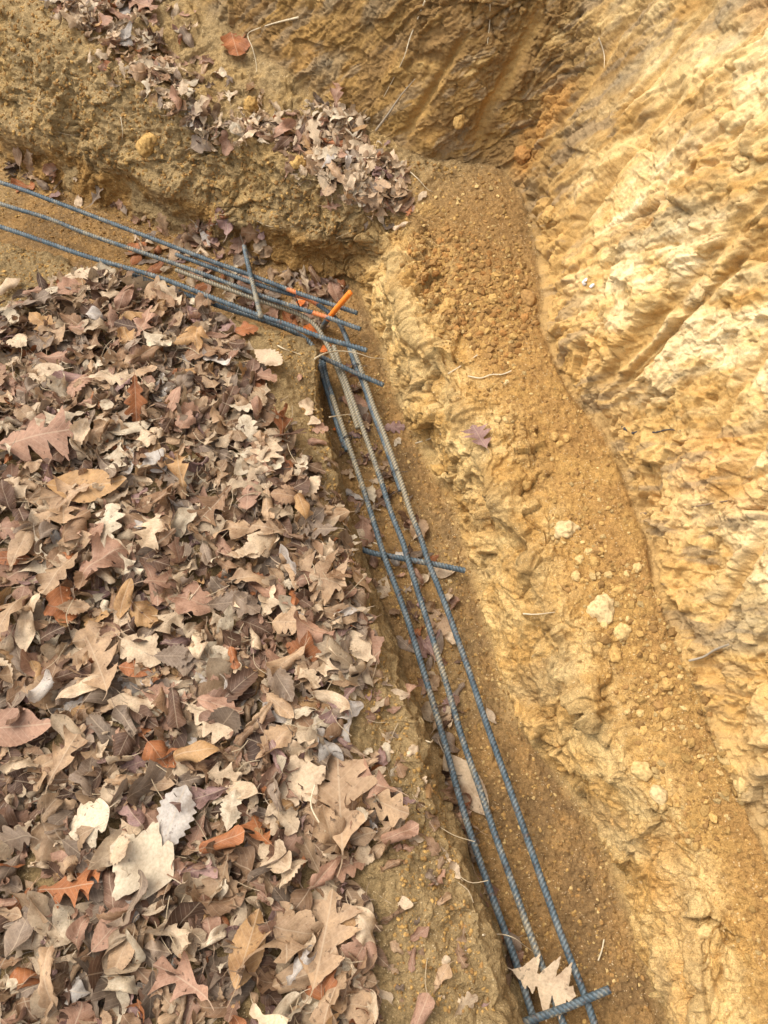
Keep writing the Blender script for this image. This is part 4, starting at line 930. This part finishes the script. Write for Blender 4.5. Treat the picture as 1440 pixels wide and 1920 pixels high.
root('root', 'dark root crossing the cut bank level at right', [(1200, 962), (1250, 957), (1310, 948), (1360, 943), (1450, 930)], .0024, M_root2, 'root', lift=.002)
root('root', 'black root bit in the cut bank above the dark level root', [(1168, 800), (1185, 810), (1205, 806), (1228, 811), (1252, 805), (1275, 808)], .0026, root_mat('black_root', (.06, .05, .045)), 'root', lift=.0015)
root('twig', 'grey twig standing just above the upright dirty cross bar', [(452, 445), (458, 452), (464, 462)], .0022, M_stick, 'twig', lift=.02)
root('straw', 'thin pale straw on the trench floor right of the bottom cross bar', [(1133, 1762), (1127, 1780), (1120, 1800)], .0012, M_root, 'straw', taper=False)
root('straw', 'pale straw on the trench floor near the leftmost long bar', [(793, 1389), (805, 1388), (815, 1386)], .0013, M_root, 'straw', taper=False)
root('straw', 'short straw on the slope near the biggest tan oak leaf', [(588, 1470), (592, 1510), (604, 1560)], .0012, M_root, 'straw', taper=False, lift=.06)
root('straw', 'pale straw beside the midway cross bar on the soil lip', [(672, 1010), (690, 1017), (712, 1025)], .0013, M_root, 'straw', taper=False)
# fine pale hair roots and stalks through the litter
hv, hf, ho = [], [], 0
for jj in np.concatenate([pick(main, 150, 0, 1), pick(edge, 14, 0, 1), pick(mound, 25, 3, 6)]):
    L = RNG.uniform(.03, .09); a = RNG.uniform(0, 2*PI); hgt = .03 if pn[jj] is not None and inpoly(pu[jj:jj+1], pv[jj:jj+1], main)[0] else .004
    b0 = pp[jj]+np.array([0, 0, hgt]); d = np.array([math.cos(a), math.sin(a), RNG.uniform(-.1, .3)]); s_ = np.array([-d[1], d[0], 0])*RNG.uniform(-.2, .2)
    pts = [b0, b0+d*L*.5+s_*L, b0+d*L]; v, f, cap, _ = tube(pts, RNG.uniform(.0006, .0011), seg=5, step=.008)
    hv.append(v[:-2]); hf.append(f+ho); ho += len(v)-2
tag(add_obj('dry_stalks', np_mesh('dry_stalks', np.concatenate(hv), np.concatenate(hf), root_mat('dry_stalk', (.50, .38, .23)))), 'fine pale stalks and hair roots scattered through the litter', 'stalks', None, 'stuff')

# ------------------------------------------------------------------ light
w = bpy.data.worlds.new('World'); sc.world = w; w.use_nodes = True; nt = w.node_tree; bg = nt.nodes['Background']
sky = nt.nodes.new('ShaderNodeTexSky'); sky.sky_type = 'NISHITA'; sky.sun_disc = False
EL, AZ = D2R(62), D2R(-62)       # sun high, from the upper left behind the mound (azimuth from +y towards +x)
sky.sun_elevation = EL; sky.sun_rotation = AZ; sky.air_density = 1.0; sky.dust_density = 4.0; sky.ozone_density = .6
hs = nt.nodes.new('ShaderNodeHueSaturation'); hs.inputs['Saturation'].default_value = .35; nt.links.new(sky.outputs[0], hs.inputs['Color']); nt.links.new(hs.outputs[0], bg.inputs[0]); bg.inputs[1].default_value = .15
sl = bpy.data.lights.new('sun', 'SUN'); so = bpy.data.objects.new('sun', sl); COL.objects.link(so)
sl.energy = 1.1; sl.angle = D2R(38); sl.color = (1, .94, .84)
dv = mathutils.Vector((math.sin(AZ)*math.cos(EL), math.cos(AZ)*math.cos(EL), math.sin(EL)))
so.rotation_euler = dv.to_track_quat('Z', 'Y').to_euler()
sc.view_settings.view_transform = 'Standard'; sc.view_settings.look = 'None'; sc.view_settings.exposure = 1.02; sc.view_settings.gamma = 1.0
sc.render.resolution_x = 768; sc.render.resolution_y = 1024
